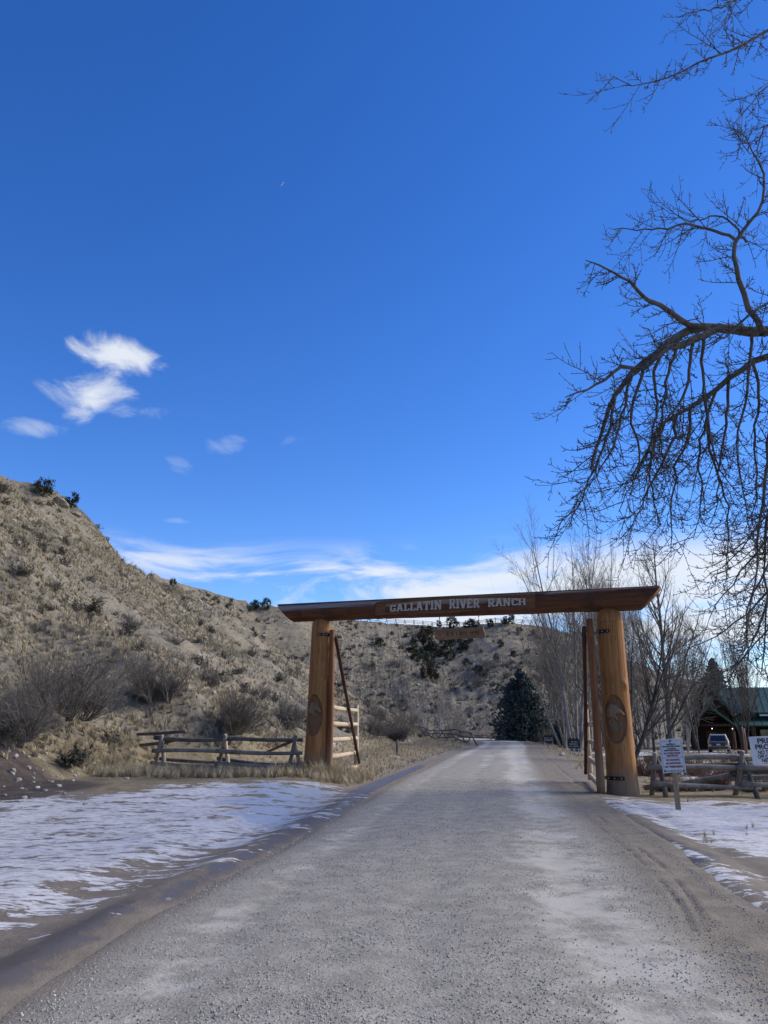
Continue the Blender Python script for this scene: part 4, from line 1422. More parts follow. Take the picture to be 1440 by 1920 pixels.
# verge grass: tall straw at the fence and gatepost, short turf along the road
tall = [proto('t', tuft(34, .62, .26, 80 + i, .007), M_STRAW) for i in range(4)]
x = rng.uniform(-9.5, 1.4, 5200); y = rng.uniform(21.8, 27.5, 5200)
u, _ = road_uv(x, y)
front = 22.4 + .25 * fbm(x * .7, x * 0, 2, 7) * 2 + .12 * np.abs(x + 3)
m = (u < -3.4) & (y > front) & (rng.random(len(x)) < .30 + .5 * np.exp(-((y - 24.3) / .9) ** 2)) & (hill_t(x, y)[0] < .05)
m &= np.hypot(x - LH[0], y - LH[1]) > .12
x, y = x[m], y[m]
p1 = placed(x, y); s1 = rng.uniform(.28, .62, len(x))
xa = rng.normal(0, .42, 150) + PL[0]; ya = PL[1] + rng.normal(-.25, .3, 150)
m = np.hypot(xa - PL[0], ya - PL[1]) > .42
p2 = placed(xa[m], ya[m]); s2 = rng.uniform(.45, .95, m.sum())
x = rng.uniform(-7, 9, 16000); y = rng.uniform(24, 105, 16000)
u, _ = road_uv(x, y)
m = (u < -3.3) & (hill_t(x, y)[0] < .03) & (rng.random(len(x)) < .6)
p3 = placed(x[m], y[m]); s3 = rng.uniform(.12, .36, m.sum()) * (1 + .004 * y[m])
x = rng.uniform(3, 34, 16000); y = rng.uniform(8, 95, 16000)
u, _ = road_uv(x, y)
m = (u > 3.6) & (fbm(x * .35, y * .2, 3, 93) < .02) & (rng.random(len(x)) < .5) & ((y > 22) | (fbm(x * .8, y * .8, 2, 5) > .25))
p4 = placed(x[m], y[m]); s4 = rng.uniform(.10, .26, m.sum()) * (1 + .01 * y[m])
P_ = np.concatenate([p1, p2, p3, p4]); S_ = np.concatenate([s1, s2, s3, s4]); n = len(P_)
scatter('verge_grass', P_, np.stack([rng.normal(0, .12, n), rng.normal(.0, .12, n), rotm(n, rng)], -1), np.repeat(S_[:, None], 3, 1), rng.integers(0, 4, n), tall,
        'tall straw grass along the fence, gatepost and road verge', 'grass')

# ------------------------------------------------------------------ sagebrush
sages = [sage_mesh(900 + i) for i in range(5)]
for m_ in sages: m_.materials.append(M_SAGE)
x, y, t = hill_points(10500, 17, 262, rng, .015, .99)
d = fbm(x * .09, y * .09, 3, 151)
m = rng.random(len(x)) < .12 + .6 * sstep(-.1, .4, d)
x, y = x[m], y[m]
order = np.argsort(np.hypot(x, y)); x, y = x[order], y[order]
P_ = placed(x, y); n = len(P_)
sc = rng.uniform(.8, 2.2, n) * (.8 + .35 * sstep(40, 150, y))
near_n = 285
for i in range(near_n):
    o = link('sagebrush', sages[i % 5], None, None, loc=tuple(P_[i]), rot=(0, 0, rng.uniform(0, 6.28)), scale=(sc[i], sc[i], sc[i] * rng.uniform(.75, 1.1)))
    tag(o, 'low grey sagebrush clump growing among dry grass on the hillside', 'sagebrush', 'sagebrush clumps on the near hillside')
k = slice(near_n, n); nk = n - near_n
scatter('distant_sagebrush', P_[k], np.stack([np.zeros(nk), np.zeros(nk), rotm(nk, rng)], -1), np.repeat(sc[k][:, None], 3, 1), rng.integers(0, 5, nk),
        [proto('s', mm, M_SAGE) for mm in sages], 'grey sagebrush dotting the farther slopes', 'sagebrush')

# ------------------------------------------------------------------ big leafless shrubs on the slope
def shrub(label, px, py, Y, wide, high, seed, mat, group=None, k=(9, 6), stems=60, lean=(0, 0), p=None):
    q = hit(px, py, Y) if p is None else np.array([p[0], p[1], gz1(p[0], p[1])])
    sets = twig_bush(high * .9, wide * .55, stems, k[0], k[1], seed, .016, lean=lean)
    o = empty('shrub', tuple(q)); tag(o, label, 'shrub', group)
    link('stems', tubes('stems', sets[:1], 4), mat, o)
    link('twigs', tubes('twigs', sets[1:], 3), mat, o)
    return o


shrub('largest grey leafless shrub at the foot of the slope above the stony bank', 100, 1345, 15, 3.6, 2.9, 1, M_TWIG, k=(11, 7), stems=90)
shrub('grey leafless shrub crowding the bank beside the largest shrub', 18, 1385, 12, 2.6, 2.0, 2, M_TWIG, k=(10, 6), stems=70)
shrub('leaning dark grey shrub in the grass between the largest shrub and the fence', 285, 1315, 18, 2.8, 2.5, 3, M_TWIG, k=(10, 7), stems=80, lean=(-.5, .1))
shrub('broad grey shrub just behind the rail fence', 425, 1372, 22, 3.0, 1.9, 4, M_TWIG, k=(10, 7), stems=90)
shrub('grey shrub partly hidden behind the carved post', 548, 1358, 24, 2.4, 2.0, 5, M_TWIG, k=(10, 6), stems=70)
shrub('small dark shrub high above the rail fence', 385, 1285, 22, 1.6, 1.3, 6, M_TWIG, k=(9, 5), stems=50)
shrub('round dark shrub at the toe of the slope along the verge', 738, 1388, 35, 3.2, 2.6, 7, M_TWIG, k=(10, 7), stems=90)
shrub('bushy grey shrub up the slope behind the round verge shrub', 712, 1350, 40, 2.6, 2.2, 8, M_TWIG, k=(9, 6), stems=70)
for i, (px, py) in enumerate(((40, 1085), (110, 1110), (190, 1160), (60, 1190), (330, 1210), (250, 1180), (470, 1230), (480, 1310), (640, 1300), (620, 1240), (700, 1290), (530, 1200))):
    shrub('small rounded leafless shrub in the dry grass of the slope', px, py, 18, 1.5, 1.0, 20 + i, M_TWIG, 'small shrubs up the slope', (8, 4), 34)
# red-stemmed hedge behind the yard fence, twigs poking from the snow
for i in range(5):
    shrub('low reddish leafless shrub in the snow behind the yard fence', 0, 0, 0, 1.7, .75, 50 + i, M_REDTWIG, 'low shrubs behind the yard fence', (9, 5), 60,
          p=(7.9 + 1.05 * i + .2 * math.sin(i * 2.), 22.6 + .35 * (i % 2)))
for i in range(6):
    shrub('dark leafless hedge shrub along the yard edge toward the trees', 0, 0, 0, 2.6, 1.1, 60 + i, M_REDTWIG, 'hedge shrubs along the yard edge', (9, 5), 60,
          p=(10.2 + 2.0 * i, 31 + .6 * i))

# ------------------------------------------------------------------ junipers
def juniper_mesh(seed, lop=.25):
    rg = np.random.default_rng(seed)
    n = 46
    a = rg.uniform(0, 2 * math.pi, n); zc = rg.beta(1.3, 1.5, n)
    prof = np.sqrt(np.clip(1 - ((zc - .38) / .64) ** 2, .03, 1)) * .42
    C = np.stack([np.cos(a) * prof * rg.uniform(.45, 1.05, n), np.sin(a) * prof * rg.uniform(.45, 1.05, n), .08 + zc * .86], -1)
    C[:, 0] += lop * .2 * C[:, 2]
    V, F = [np.zeros((0, 3))], []
    for c_ in C:
        r_ = rg.uniform(.07, .15); m = 30
        P = c_ + rg.normal(0, r_ * .55, (m, 3)) * np.array([1, 1, 1.15])
        leafy(V, F, P, .034, rg)
    # pointed sprays
    return mesh_np('foliage', np.concatenate(V), [np.concatenate(F)], False)


JM = [juniper_mesh(200 + i, i - 1.5) for i in range(4)]
JT = tubes('trunk', [grow(np.array([[0, 0, -.1]]), np.array([[.1, 0, 1.]]), np.array([.75]), np.array([.045]), 6, .15, taper=.3)], 6)


def juniper(label, p, h, w, i, mat=None, group=None):
    o = empty('juniper', (p[0], p[1], p[2] - .1 * h), RNG.uniform(0, 6.28)); o.scale = (w, w, h)
    tag(o, label, 'juniper', group)
    link('trunk', JT, M_BARKD, o)
    me = JM[i % 4]
    if not me.materials: me.materials.append(M_JUNI)
    f = link('crown', me, None, o)
    if mat is not None:
        f.material_slots[0].link = 'OBJECT'; f.material_slots[0].material = mat
    return o


def rim_hit(px, py):
    for dy in range(0, 40, 2):
        p = hit(px, py + dy)
        if p[1] < 500: return p
    return p


for (px, py, hp, wp, lab) in ((80, 930, 42, 46, 'larger dark juniper on the rocky crest of the hill'), (128, 952, 32, 30, 'smaller round juniper just below the rocky crest'),
                              (325, 1100, 18, 15, 'small upright juniper alone on the hill skyline'), (478, 1142, 18, 26, 'low wide juniper on the skyline before the beam end'),
                              (497, 1142, 22, 20, 'bushy juniper on the skyline touching the beam end'), (715, 1212, 20, 22, 'lone round juniper on the open slope under the beam')):
    p = rim_hit(px, py); k = p[1] / 1440 * 1.02
    juniper(lab, p, hp * k, wp * k, px)
gul = [(770, 1225, 20, 26), (790, 1205, 26, 22), (805, 1195, 22, 26), (800, 1222, 34, 30), (822, 1232, 30, 30), (838, 1215, 34, 32), (782, 1240, 22, 26), (806, 1250, 34, 28), (815, 1275, 34, 26), (800, 1272, 26, 26),
       (845, 1238, 26, 24), (855, 1208, 24, 22), (868, 1222, 24, 26), (793, 1190, 16, 14), (775, 1208, 14, 14)]
for i, (px, py, hp, wp) in enumerate(gul):
    p = rim_hit(px, py); k = p[1] / 1440
    juniper('dark juniper in the crowded gully under the hanging board', p, hp * k, wp * k, i, M_JUNIRED if i in (1, 8) else None, 'junipers crowding the gully')
for i, (px, py, hp, wp) in enumerate([(823, 1178, 14, 12), (850, 1180, 26, 26), (884, 1180, 20, 36), (921, 1178, 20, 16), (950, 1172, 24, 26), (975, 1186, 12, 14), (1000, 1192, 12, 12), (1008, 1200, 10, 12)]):
    p = rim_hit(px, py); k = p[1] / 1440
    juniper('dark juniper standing along the rim fence of the bench', p, hp * k, wp * k, i, None, 'junipers along the rim')
for i, (px, py, hp, wp) in enumerate([(905, 1196, 8, 8), (940, 1215, 16, 14), (930, 1240, 16, 14), (965, 1232, 14, 14), (760, 1196, 10, 10), (735, 1192, 8, 8), (935, 1300, 18, 16), (988, 1225, 10, 12), (880, 1205, 12, 16),
                                      (897, 1262, 16, 24), (875, 1248, 14, 18), (1210, 1262, 10, 12), (1235, 1268, 9, 12), (1262, 1270, 9, 14), (1300, 1284, 9, 12)]):
    p = rim_hit(px, py); k = p[1] / 1440
    juniper('small scattered juniper on the open far slope', p, hp * k, wp * k, i, M_JUNIRED if i % 5 == 2 else None, 'scattered junipers on the far slope')
for i, (px, py, w) in enumerate(((870, 1262, 46), (925, 1255, 52), (745, 1250, 40), (900, 1285, 36), (690, 1255, 30), (955, 1270, 40))):
    p = rim_hit(px, py); k = p[1] / 1440
    shrub('dark grey brush patch on the far slope by the gully', 0, 0, 0, w * k, w * k * .5, 130 + i, M_TWIG, 'brush patches on the far slope', (9, 6), 60, p=(p[0], p[1]))

# ------------------------------------------------------------------ spruce
def spruce(label, x, y, h, w, seed, levels=34, per=13):
    rg = np.random.default_rng(seed)
    z0 = gz1(x, y)
    o = empty('spruce_tree', (x, y, z0)); tag(o, label, 'spruce')
    S_, D_, L_ = [], [], []
    for i in range(levels):
        f = (i + .3) / levels
        zz_ = h * (.03 + .95 * f)
        ln = w * .5 * (1 - f) ** .85 * (1 if f > .06 else .85) + .05 * h * (1 - f) * .3
        for j in range(max(4, int(per * (1 - f * .6)))):
            a = rg.uniform(0, 2 * math.pi)
            S_.append((0, 0, zz_ + rg.normal(0, h * .01))); D_.append((math.cos(a), math.sin(a), .15 + .7 * f)); L_.append(ln * rg.uniform(.75, 1.15) + .08)
    P1, R1 = grow(np.array(S_), np.array(D_), np.array(L_), np.full(len(L_), .03), 6, .06, (0, 0, -.12), (0, 0, .14), .3, rng=rg)
    s = sprout(P1, R1, 9, .15, 1., 48, 10, .38, .25, .35, .6, .008, rng=rg)
    P2, R2 = grow(*s, 3, .08, (0, 0, -.10), taper=.5, rng=rg)
    V, F = [np.zeros((0, 3))], []
    q = np.concatenate([P1[:, 1:].reshape(-1, 3), P2[:, 1:].reshape(-1, 3), (P2[:, 1:] * .5 + P2[:, :-1] * .5).reshape(-1, 3)])
    q = np.concatenate([q, q + rg.normal(0, .06, q.shape)])
    leafy(V, F, q, .085 * h / 9 + .02, rg)
    link('trunk', tubes('trunk', [grow(np.array([[0, 0, -.2]]), np.array([[0, 0, 1.]]), np.array([h * 1.0]), np.array([h * .02]), 8, .005, taper=.08)], 8), M_BARKD, o)
    link('crown', mesh_np('crown', np.concatenate(V), [np.concatenate(F)], False), M_SPRUCE, o)
    return o


sx_, sy_ = at(980, 1388, 104)[:2]
spruce('large dark blue-green spruce standing beside the bend of the road', sx_, sy_, 9.3, 8.4, 1)
sx_, sy_ = at(1050, 1386, 92)[:2]
spruce('small dark spruce beside the cottonwood trunks past the signs', sx_, sy_, 3.0, 3.2, 2, 18, 11)
sx_, sy_ = at(1352, 1390, 128)[:2]
spruce('tall ragged spruce rising behind the lodge roof', sx_, sy_, 13.5, 8.5, 3, 40, 13)
sx_, sy_ = at(1318, 1390, 140)[:2]
spruce('slim spruce behind the lodge gable', sx_, sy_, 9.5, 6.0, 4, 36, 12)

# ------------------------------------------------------------------ leafless trees
def upright_tree(seed, stems=1, h=20., spread=.18, r0=.22, k1=16, k2=9, k3=6, ang=28, lean=(0, 0), low=.15, up=.10):
    """sets: stems, limbs, twigs of a tall narrow leafless tree of height h"""
    rg = np.random.default_rng(seed)
    a = rg.uniform(0, 2 * math.pi, stems)
    sp = spread * (rg.random(stems) * .8 + .3) * (1 if stems > 1 else .3)
    D = np.stack([np.cos(a) * sp + lean[0], np.sin(a) * sp + lean[1], np.ones(stems)], -1)
    S_ = np.stack([np.cos(a) * r0 * .8 * (stems > 1), np.sin(a) * r0 * .8 * (stems > 1), np.full(stems, -.2)], -1)
    L = h * rg.uniform(.78, 1.0, stems)
    P1, R1 = grow(S_, D, L, r0 * rg.uniform(.6, 1., stems) / max(1, stems) ** .3, 14, .035, (0, 0, .02), taper=.10, rng=rg)
    s = sprout(P1, R1, k1, low, .97, ang, 9, .42, .3, .72, .55, .012, rng=rg)
    P2, R2 = grow(*s, 8, .07, (0, 0, up), taper=.25, rng=rg)
    s = sprout(P2, R2, k2, .18, 1., 34, 10, .42, .3, .45, .6, .009, rng=rg)
    P3, R3 = grow(*s, 5, .09, (0, 0, .08), taper=.4, rng=rg)
    s = sprout(P3, R3, k3, .15, 1., 36, 10, .5, .3, .4, .7, .007, rng=rg)
    P4, R4 = grow(*s, 3, .10, (0, 0, .08), taper=.6, rng=rg)
    return (P1, R1, 8), (P2, R2, 5), (P3, R3, 3), (P4, R4, 3)


def plant_tree(label, x, y, sets, mt, mc, group=None, name='bare_tree', scale=1., rz=0., meshes=None):
    o = empty(name, (x, y, gz1(x, y)), rz); o.scale = (scale,) * 3
    tag(o, label, 'tree', group)
    if meshes is None:
        meshes = (tubes('trunk', [sets[0], sets[1]]), tubes('crown', list(sets[2:])))
        meshes[0].materials.append(mt); meshes[1].materials.append(mc)
    link('trunk', meshes[0], None, o); link('crown', meshes[1], None, o)
    return meshes


def tree_at(label, px, py, Y, **kw):
    mt, mc = kw.pop('mt', M_COTTON), kw.pop('mc', M_TANTWIG)
    p = at(px, py, Y)
    return plant_tree(label, p[0], p[1], upright_tree(**kw), mt, mc)


tree_at('tall pale many-stemmed cottonwood behind the gate beam near the carved post', 1078, 1390, 66, seed=1, stems=5, h=20.5, spread=.20, r0=.34, k1=15, k2=8, k3=6, mt=M_PALEBARK)
tree_at('tall cottonwood rising straight behind the thick carved post', 1150, 1388, 72, seed=2, stems=3, h=22, spread=.13, r0=.30, k1=18, k2=8, k3=6, ang=26)
tree_at('straight single-trunked cottonwood standing between the post and the lodge', 1258, 1390, 62, seed=3, stems=1, h=18.5, spread=.05, r0=.27, k1=30, k2=9, k3=6, ang=32)
tree_at('pale cottonwood leaning over the bend beside the large spruce', 1056, 1388, 78, seed=4, stems=4, h=14, spread=.30, r0=.22, k1=14, k2=8, k3=6, ang=34, lean=(-.22, 0), mt=M_PALEBARK)
tree_at('dark tree leaning toward the lodge from behind the carved post', 1176, 1395, 44, seed=5, stems=3, h=9.5, spread=.42, r0=.20, k1=12, k2=8, k3=6, ang=44, lean=(.45, 0), mt=M_BARKD, mc=M_DARKTWIG, up=.04)
tree_at('thin slender tree in front of the lodge gable', 1312, 1392, 74, seed=6, stems=3, h=11, spread=.20, r0=.14, k1=16, k2=8, k3=5, mc=M_DARKTWIG)
tree_at('slender dark tree close in front of the lodge roof', 1392, 1395, 66, seed=7, stems=3, h=12, spread=.30, r0=.15, k1=16, k2=8, k3=5, mt=M_BARKD, mc=M_DARKTWIG)
tree_at('spreading dark tree in the yard beside the welcome sign', 1228, 1398, 52, seed=8, stems=2, h=10, spread=.30, r0=.17, k1=14, k2=8, k3=6, ang=42, lean=(.15, 0), mt=M_BARKD, mc=M_DARKTWIG, up=.05)
# more of the same tall pale cottonwoods filling the stand
sets = upright_tree(61, stems=5, h=19, spread=.17, r0=.24, k1=17, k2=9, k3=7, ang=25)
tall_ms = (tubes('trunk', list(sets[:2])), tubes('crown', list(sets[2:])))
tall_ms[0].materials.append(M_PALEBARK); tall_ms[1].materials.append(M_TANTWIG)
for i, (px, Y, s_) in enumerate(((1052, 92, .82), (1108, 84, 1.0), (1136, 96, 1.12), (1182, 86, 1.0), (1212, 92, .98), (1286, 84, .78), (1335, 100, .72), (1420, 96, .70))):
    x = (px - 720) / 1440 / ray(px, 1388)[1] * Y
    plant_tree('tall pale many-stemmed cottonwood in the stand behind the gate beam', x, Y, None, None, None, 'cottonwood stand behind the gate beam', scale=s_, rz=i * 1.7, meshes=tall_ms)
# thicket behind: one kind, many copies
TH = None
kinds = []
for i in range(3):
    sets = upright_tree(20 + i, stems=2 + i % 2, h=12, spread=.20, r0=.15, k1=13, k2=7, k3=5, ang=30)
    ms = (tubes('trunk', list(sets[:2])), tubes('crown', list(sets[2:])))
    ms[0].materials.append(M_PALEBARK if i == 1 else M_COTTON); ms[1].materials.append(M_TANTWIG)
    kinds.append(ms)
rg = np.random.default_rng(77)
spots = [(1040, 125), (1048, 118), (1060, 130), (1085, 112), (1104, 135), (1128, 105), (1150, 128), (1172, 110), (1195, 96), (1205, 132), (1222, 108), (1240, 124), (1262, 100), (1280, 118), (1296, 132), (1066, 142), (1120, 146), (1090, 140)]
for i, (px, Y) in enumerate(spots):
    x = (px - 720) / 1440 / ray(px, 1385)[1] * Y
    plant_tree('leafless tree in the grey thicket behind the cottonwoods', x, Y, None, None, None, 'thicket trees behind the cottonwoods', scale=rg.uniform(.55, .95), rz=rg.uniform(0, 6.28), meshes=kinds[i % 3])
# pale aspens in the draw
asp = []
for i in range(2):
    sets = upright_tree(40 + i, stems=4 - 2 * i, h=10, spread=.22, r0=.12, k1=12, k2=7, k3=5, ang=32)
    ms = (tubes('trunk', list(sets[:2])), tubes('crown', list(sets[2:])))
    ms[0].materials.append(M_WHITEBARK); ms[1].materials.append(M_TANTWIG)
    asp.append(ms)
for i, (px, Y, s, lab, gp_) in enumerate(((826, 128, 1.0, 'many-stemmed white-barked aspen in the draw behind the dark fence', None), (908, 150, .85, 'single white forked aspen left of the large spruce', None),
                               (775, 120, .7, 'small pale aspen in the brush of the draw', 'small aspens in the draw'), (800, 140, .8, 'small pale aspen in the brush of the draw', 'small aspens in the draw'),
                               (858, 150, .75, 'small pale aspen in the brush of the draw', 'small aspens in the draw'), (885, 158, .7, 'small pale aspen in the brush of the draw', 'small aspens in the draw'),
                               (930, 160, .8, 'small pale aspen in the brush of the draw', 'small aspens in the draw'))):
    if i == 1: lab = 'single white forked aspen between the draw and the large spruce'
    x = (px - 720) / 1440 / ray(px, 1380)[1] * Y
    plant_tree(lab, x, Y, None, None, None, gp_, name='aspen_tree', scale=s, rz=i * 1.3, meshes=asp[1 if i == 1 else 0 if i == 0 else i % 2])
for i, (px, Y) in enumerate(((760, 92), (792, 118), (850, 135), (872, 146), (905, 150), (925, 142), (700, 62), (1010, 110), (1036, 98))):
    x = (px - 720) / 1440 / ray(px, 1380)[1] * Y
    shrub('tangled leafless willow shrub along the foot of the draw', 0, 0, 0, 3.6, 2.8, 160 + i, M_TANTWIG, 'willow shrubs along the draw', (9, 6), 60, p=(x, Y))

# ------------------------------------------------------------------ the big near cottonwood, trunk just outside the picture
bt = np.array([13.2, 19.0]); bz = gz1(*bt)
big = empty('cottonwood_tree', (bt[0], bt[1], bz))
tag(big, 'huge old leafless cottonwood whose drooping limbs hang over the yard', 'tree')


def to_local(P): return np.asarray(P) - np.array([bt[0], bt[1], bz])


def limb(pix, Ys, r0, r1, n=18, start=None):
    pts = [at(px, py, Y) for (px, py), Y in zip(pix, np.interp(np.linspace(0, 1, len(pix)), np.linspace(0, 1, len(Ys)), Ys))]
    if start is not None: pts = [np.array(start)] + pts
    c_ = smooth_line(pts, 6)
    d = np.concatenate([[0], np.cumsum(np.linalg.norm(np.diff(c_, axis=0), axis=1))])
    s = np.linspace(0, d[-1], n)
    P = np.stack([np.interp(s, d, c_[:, k]) for k in range(3)], -1)
    P[1:-1] += RNG.normal(0, .025, (n - 2, 3))
    return to_local(P)[None], np.linspace(r0, r1, n)[None]


TR = lambda z: (bt[0], bt[1], z)
main = [
    limb([(1500, 612), (1440, 622), (1330, 613), (1290, 618), (1240, 655), (1185, 697), (1152, 745), (1130, 800), (1108, 880)], (18.5, 18, 17.5), .20, .026, 26, start=TR(10.5)),
    limb([(1318, 612), (1288, 606), (1252, 580), (1212, 560), (1190, 538), (1150, 508), (1098, 488)], (18, 17.6, 17), .09, .013),
    limb([(1350, 613), (1300, 640), (1250, 655), (1200, 690), (1160, 690), (1120, 720), (1060, 745)], (17.8, 17.2, 16.8), .11, .013),
    limb([(1500, 652), (1440, 668), (1400, 688), (1330, 740), (1290, 768), (1245, 790), (1215, 840), (1190, 900)], (19, 18.6, 18.2), .145, .02, 22, start=TR(9.0)),
    limb([(1430, 622), (1402, 570), (1385, 520), (1380, 452), (1428, 385), (1432, 330), (1405, 270), (1375, 240)], (18, 18, 17.5), .085, .012),
    limb([(1380, 450), (1335, 432), (1290, 420), (1230, 432), (1150, 430)], (18, 17.8), .045, .010),
    limb([(1400, 455), (1365, 412), (1335, 405), (1300, 415), (1255, 400)], (18, 18.2), .035, .009),
    limb([(1520, 25), (1440, 58), (1380, 90), (1300, 124), (1235, 152), (1180, 165), (1148, 142)], (19, 18, 17.5), .075, .009, 20, start=TR(19.5)),
    limb([(1460, 0), (1390, -10), (1350, 15), (1285, 25)], (19, 18.4), .05, .009),
    limb([(1520, 120), (1440, 160), (1400, 205), (1372, 235)], (18, 17.6), .05, .009, start=TR(17.5)),
    limb([(1500, 270), (1440, 232), (1410, 290), (1385, 255)], (18.4, 18), .04, .009, start=TR(16.0)),
    limb([(1500, 560), (1440, 568), (1400, 590), (1350, 640), (1310, 600), (1240, 610)], (17.2, 17), .055, .01, start=TR(10.8)),
    limb([(1500, 700), (1445, 790), (1436, 900), (1420, 1000), (1415, 1090), (1400, 1180)], (18.4, 18.0), .075, .014, 20, start=TR(8.6)),
    limb([(1520, 820), (1450, 930), (1432, 1040), (1436, 1150), (1428, 1260)], (19.2, 19), .065, .014, 20, start=TR(7.4)),
    limb([(1520, 940), (1440, 1010), (1400, 1060), (1360, 1110), (1330, 1160)], (19.5, 19.2), .05, .010, start=TR(6.6)),
    limb([(1520, 1060), (1440, 1110), (1390, 1160), (1330, 1200), (1290, 1215)], (19.5, 19.6), .05, .010, start=TR(5.6)),
    limb([(1520, 960), (1446, 1040), (1412, 1120), (1398, 1200), (1404, 1285)], (18.8, 18.6), .05, .010, start=TR(6.9)),
    limb([(1520, 1010), (1450, 1090), (1428, 1170), (1385, 1245), (1340, 1262)], (19.2, 19.0), .05, .010, start=TR(6.2)),
    limb([(1520, 880), (1442, 960), (1405, 1010), (1372, 1050), (1330, 1075)], (19.0, 18.8), .045, .010, start=TR(7.0)),
    limb([(1520, 1130), (1440, 1180), (1400, 1230), (1350, 1265)], (20, 19.8), .045, .010, start=TR(5.0)),
]
hang = []
ALLM = np.concatenate([m[0][0] for m in main]) + np.array([bt[0], bt[1], bz])


def snap(q):
    """the point of a main limb that lies nearest to a line of sight"""
    d = ray(*q); d = d / np.linalg.norm(d)
    v = ALLM - np.array([0, 0, EYE]); v = v / np.linalg.norm(v, axis=1, keepdims=True)
    return ALLM[int(np.argmax(v @ d))]


for pix, Y in (([(1240, 655), (1226, 710), (1232, 765), (1222, 830), (1232, 900)], 17.4), ([(1300, 770), (1290, 815), (1268, 880), (1260, 960), (1258, 1045)], 18.2), ([(1320, 752), (1334, 850), (1360, 930), (1366, 1005), (1362, 1060)], 18.4),
               ([(1240, 785), (1222, 850), (1224, 930), (1240, 985)], 18.2), ([(1150, 745), (1136, 830), (1112, 885), (1080, 955), (1042, 978)], 17.0), ([(1185, 700), (1166, 780), (1150, 835), (1112, 905), (1070, 935)], 17.1),
               ([(1270, 650), (1255, 690), (1245, 745), (1240, 830), (1256, 905)], 17.6), ([(1318, 645), (1316, 700), (1330, 800), (1350, 880), (1400, 940)], 17.9), ([(1400, 630), (1405, 700), (1390, 780), (1382, 860), (1400, 950), (1408, 1010)], 18),
               ([(1370, 720), (1362, 800), (1350, 850), (1345, 930), (1330, 985)], 18.4), ([(1415, 680), (1425, 740), (1412, 830), (1420, 920), (1395, 1000)], 18.6), ([(1210, 690), (1190, 740), (1185, 800), (1200, 860), (1160, 960)], 17.2),
               ([(1345, 735), (1320, 800), (1310, 850), (1316, 930), (1300, 1010)], 18.3), ([(1270, 780), (1250, 860), (1222, 900), (1200, 960), (1172, 1000)], 18.0), ([(1300, 640), (1292, 700), (1270, 760), (1240, 800), (1210, 880), (1150, 920)], 17.5)):
    hang.append(limb(pix[1:], (Y, Y - .3), .044, .009, 16, start=snap(pix[0])))
rgb = np.random.default_rng(99)
# the rest of the crown, away from the picture, grown freely
S_ = np.array([[0, 0, z] for z in np.linspace(6, 19, 16)]); a = rgb.uniform(-1.9, 1.5, 16)
D_ = np.stack([np.cos(a), np.sin(a), rgb.uniform(.1, .9, 16)], -1)
free = grow(S_, D_, rgb.uniform(5, 9, 16), np.full(16, .13), 17, .06, (0, 0, .02), (0, 0, -.06), .12, rng=rgb)
trunk = grow(np.array([[0, 0, -.3]]), np.array([[.02, .01, 1.]]), np.array([22.]), np.array([.52]), 24, .02, taper=.12, rng=rgb)
tw, tw2, sp_ = [], [], []
for (P, Rr) in main + hang:
    L = np.linalg.norm(np.diff(P[0], axis=0), axis=1).sum()
    k = int(L * 4.2)
    s = sprout(P, Rr, k, .18, 1., 52, 14, 1., .4, .0, .45, .0100, up=-.4, rng=rgb)
    LL = np.clip(rgb.normal(.95, .40, k), .25, 1.9)
    q = grow(s[0], s[1], LL, np.minimum(s[3], .015), 8, .045, (-.03, 0, -.13), (0, 0, .24), .55, rng=rgb)
    tw.append(q)
s = sprout(free[0], free[1], 22, .2, 1., 50, 14, 1., .4, .0, .4, .008, rng=rgb)
tw.append(grow(s[0], s[1], np.clip(rgb.normal(1.2, .4, len(s[0])), .3, 2), np.minimum(s[3], .02), 7, .1, (0, 0, -.1), (0, 0, .2), .45, rng=rgb))
for (P, Rr) in tw:
    s = sprout(P, Rr, 4, .15, .95, 46, 12, .40, .35, .3, .8, .0078, up=.3, rng=rgb)
    q = grow(*s, 5, .05, (0, 0, -.05), (0, 0, .24), .75, rng=rgb); tw2.append(q)
for (P, Rr) in tw[:-1] + tw2[:-1]:
    T = P.shape[1]
    s = sprout(P, Rr, 6 if T > 7 else 3, .1, 1., 62, 14, .14, .4, .2, .85, .0072, up=.8, rng=rgb)
    L3 = np.clip(s[2], .03, .12)
    sp_.append(grow(s[0], s[1], L3, s[3], 2, .08, (0, 0, .15), taper=1.1, rng=rgb))
M_NEARTWIG = bark_mat('near_twig_bark', (.070, .062, .054), (.140, .128, .110), 9.)
link('trunk', tubes('trunk', [(*trunk, 16)] + [(*m, 9) for m in main] + [(*free, 7)]), M_COTTON, big)
link('drooping_branches', tubes('drooping_branches', [(*h, 6) for h in hang]), M_NEARTWIG, big)
link('crown', tubes('crown', [(*q, 4) for q in tw] + [(*q, 3) for q in tw2]), M_NEARTWIG, big)
link('spurs', tubes('spurs', [(*q, 3) for q in sp_]), M_NEARTWIG, big)

# ------------------------------------------------------------------ stones
def rock_mesh(seed, sub=2, flat=.55):
    rg = np.random.default_rng(seed)
    bm = bmesh.new(); bmesh.ops.create_icosphere(bm, subdivisions=sub, radius=1.)
    planes = norm(rg.normal(0, 1, (9, 3))); off = rg.uniform(.55, .9, 9)
    for v in bm.verts:
        p = np.array(v.co)
        for n_, o_ in zip(planes, off):
            d = p @ n_ - o_
            if d > 0: p = p - n_ * d * .9
        v.co = Vector(p * np.array([1, .75, flat]) * (1 + rg.normal(0, .02)))
    me = bpy.data.meshes.new('rock'); bm.to_mesh(me); bm.free()
    return me


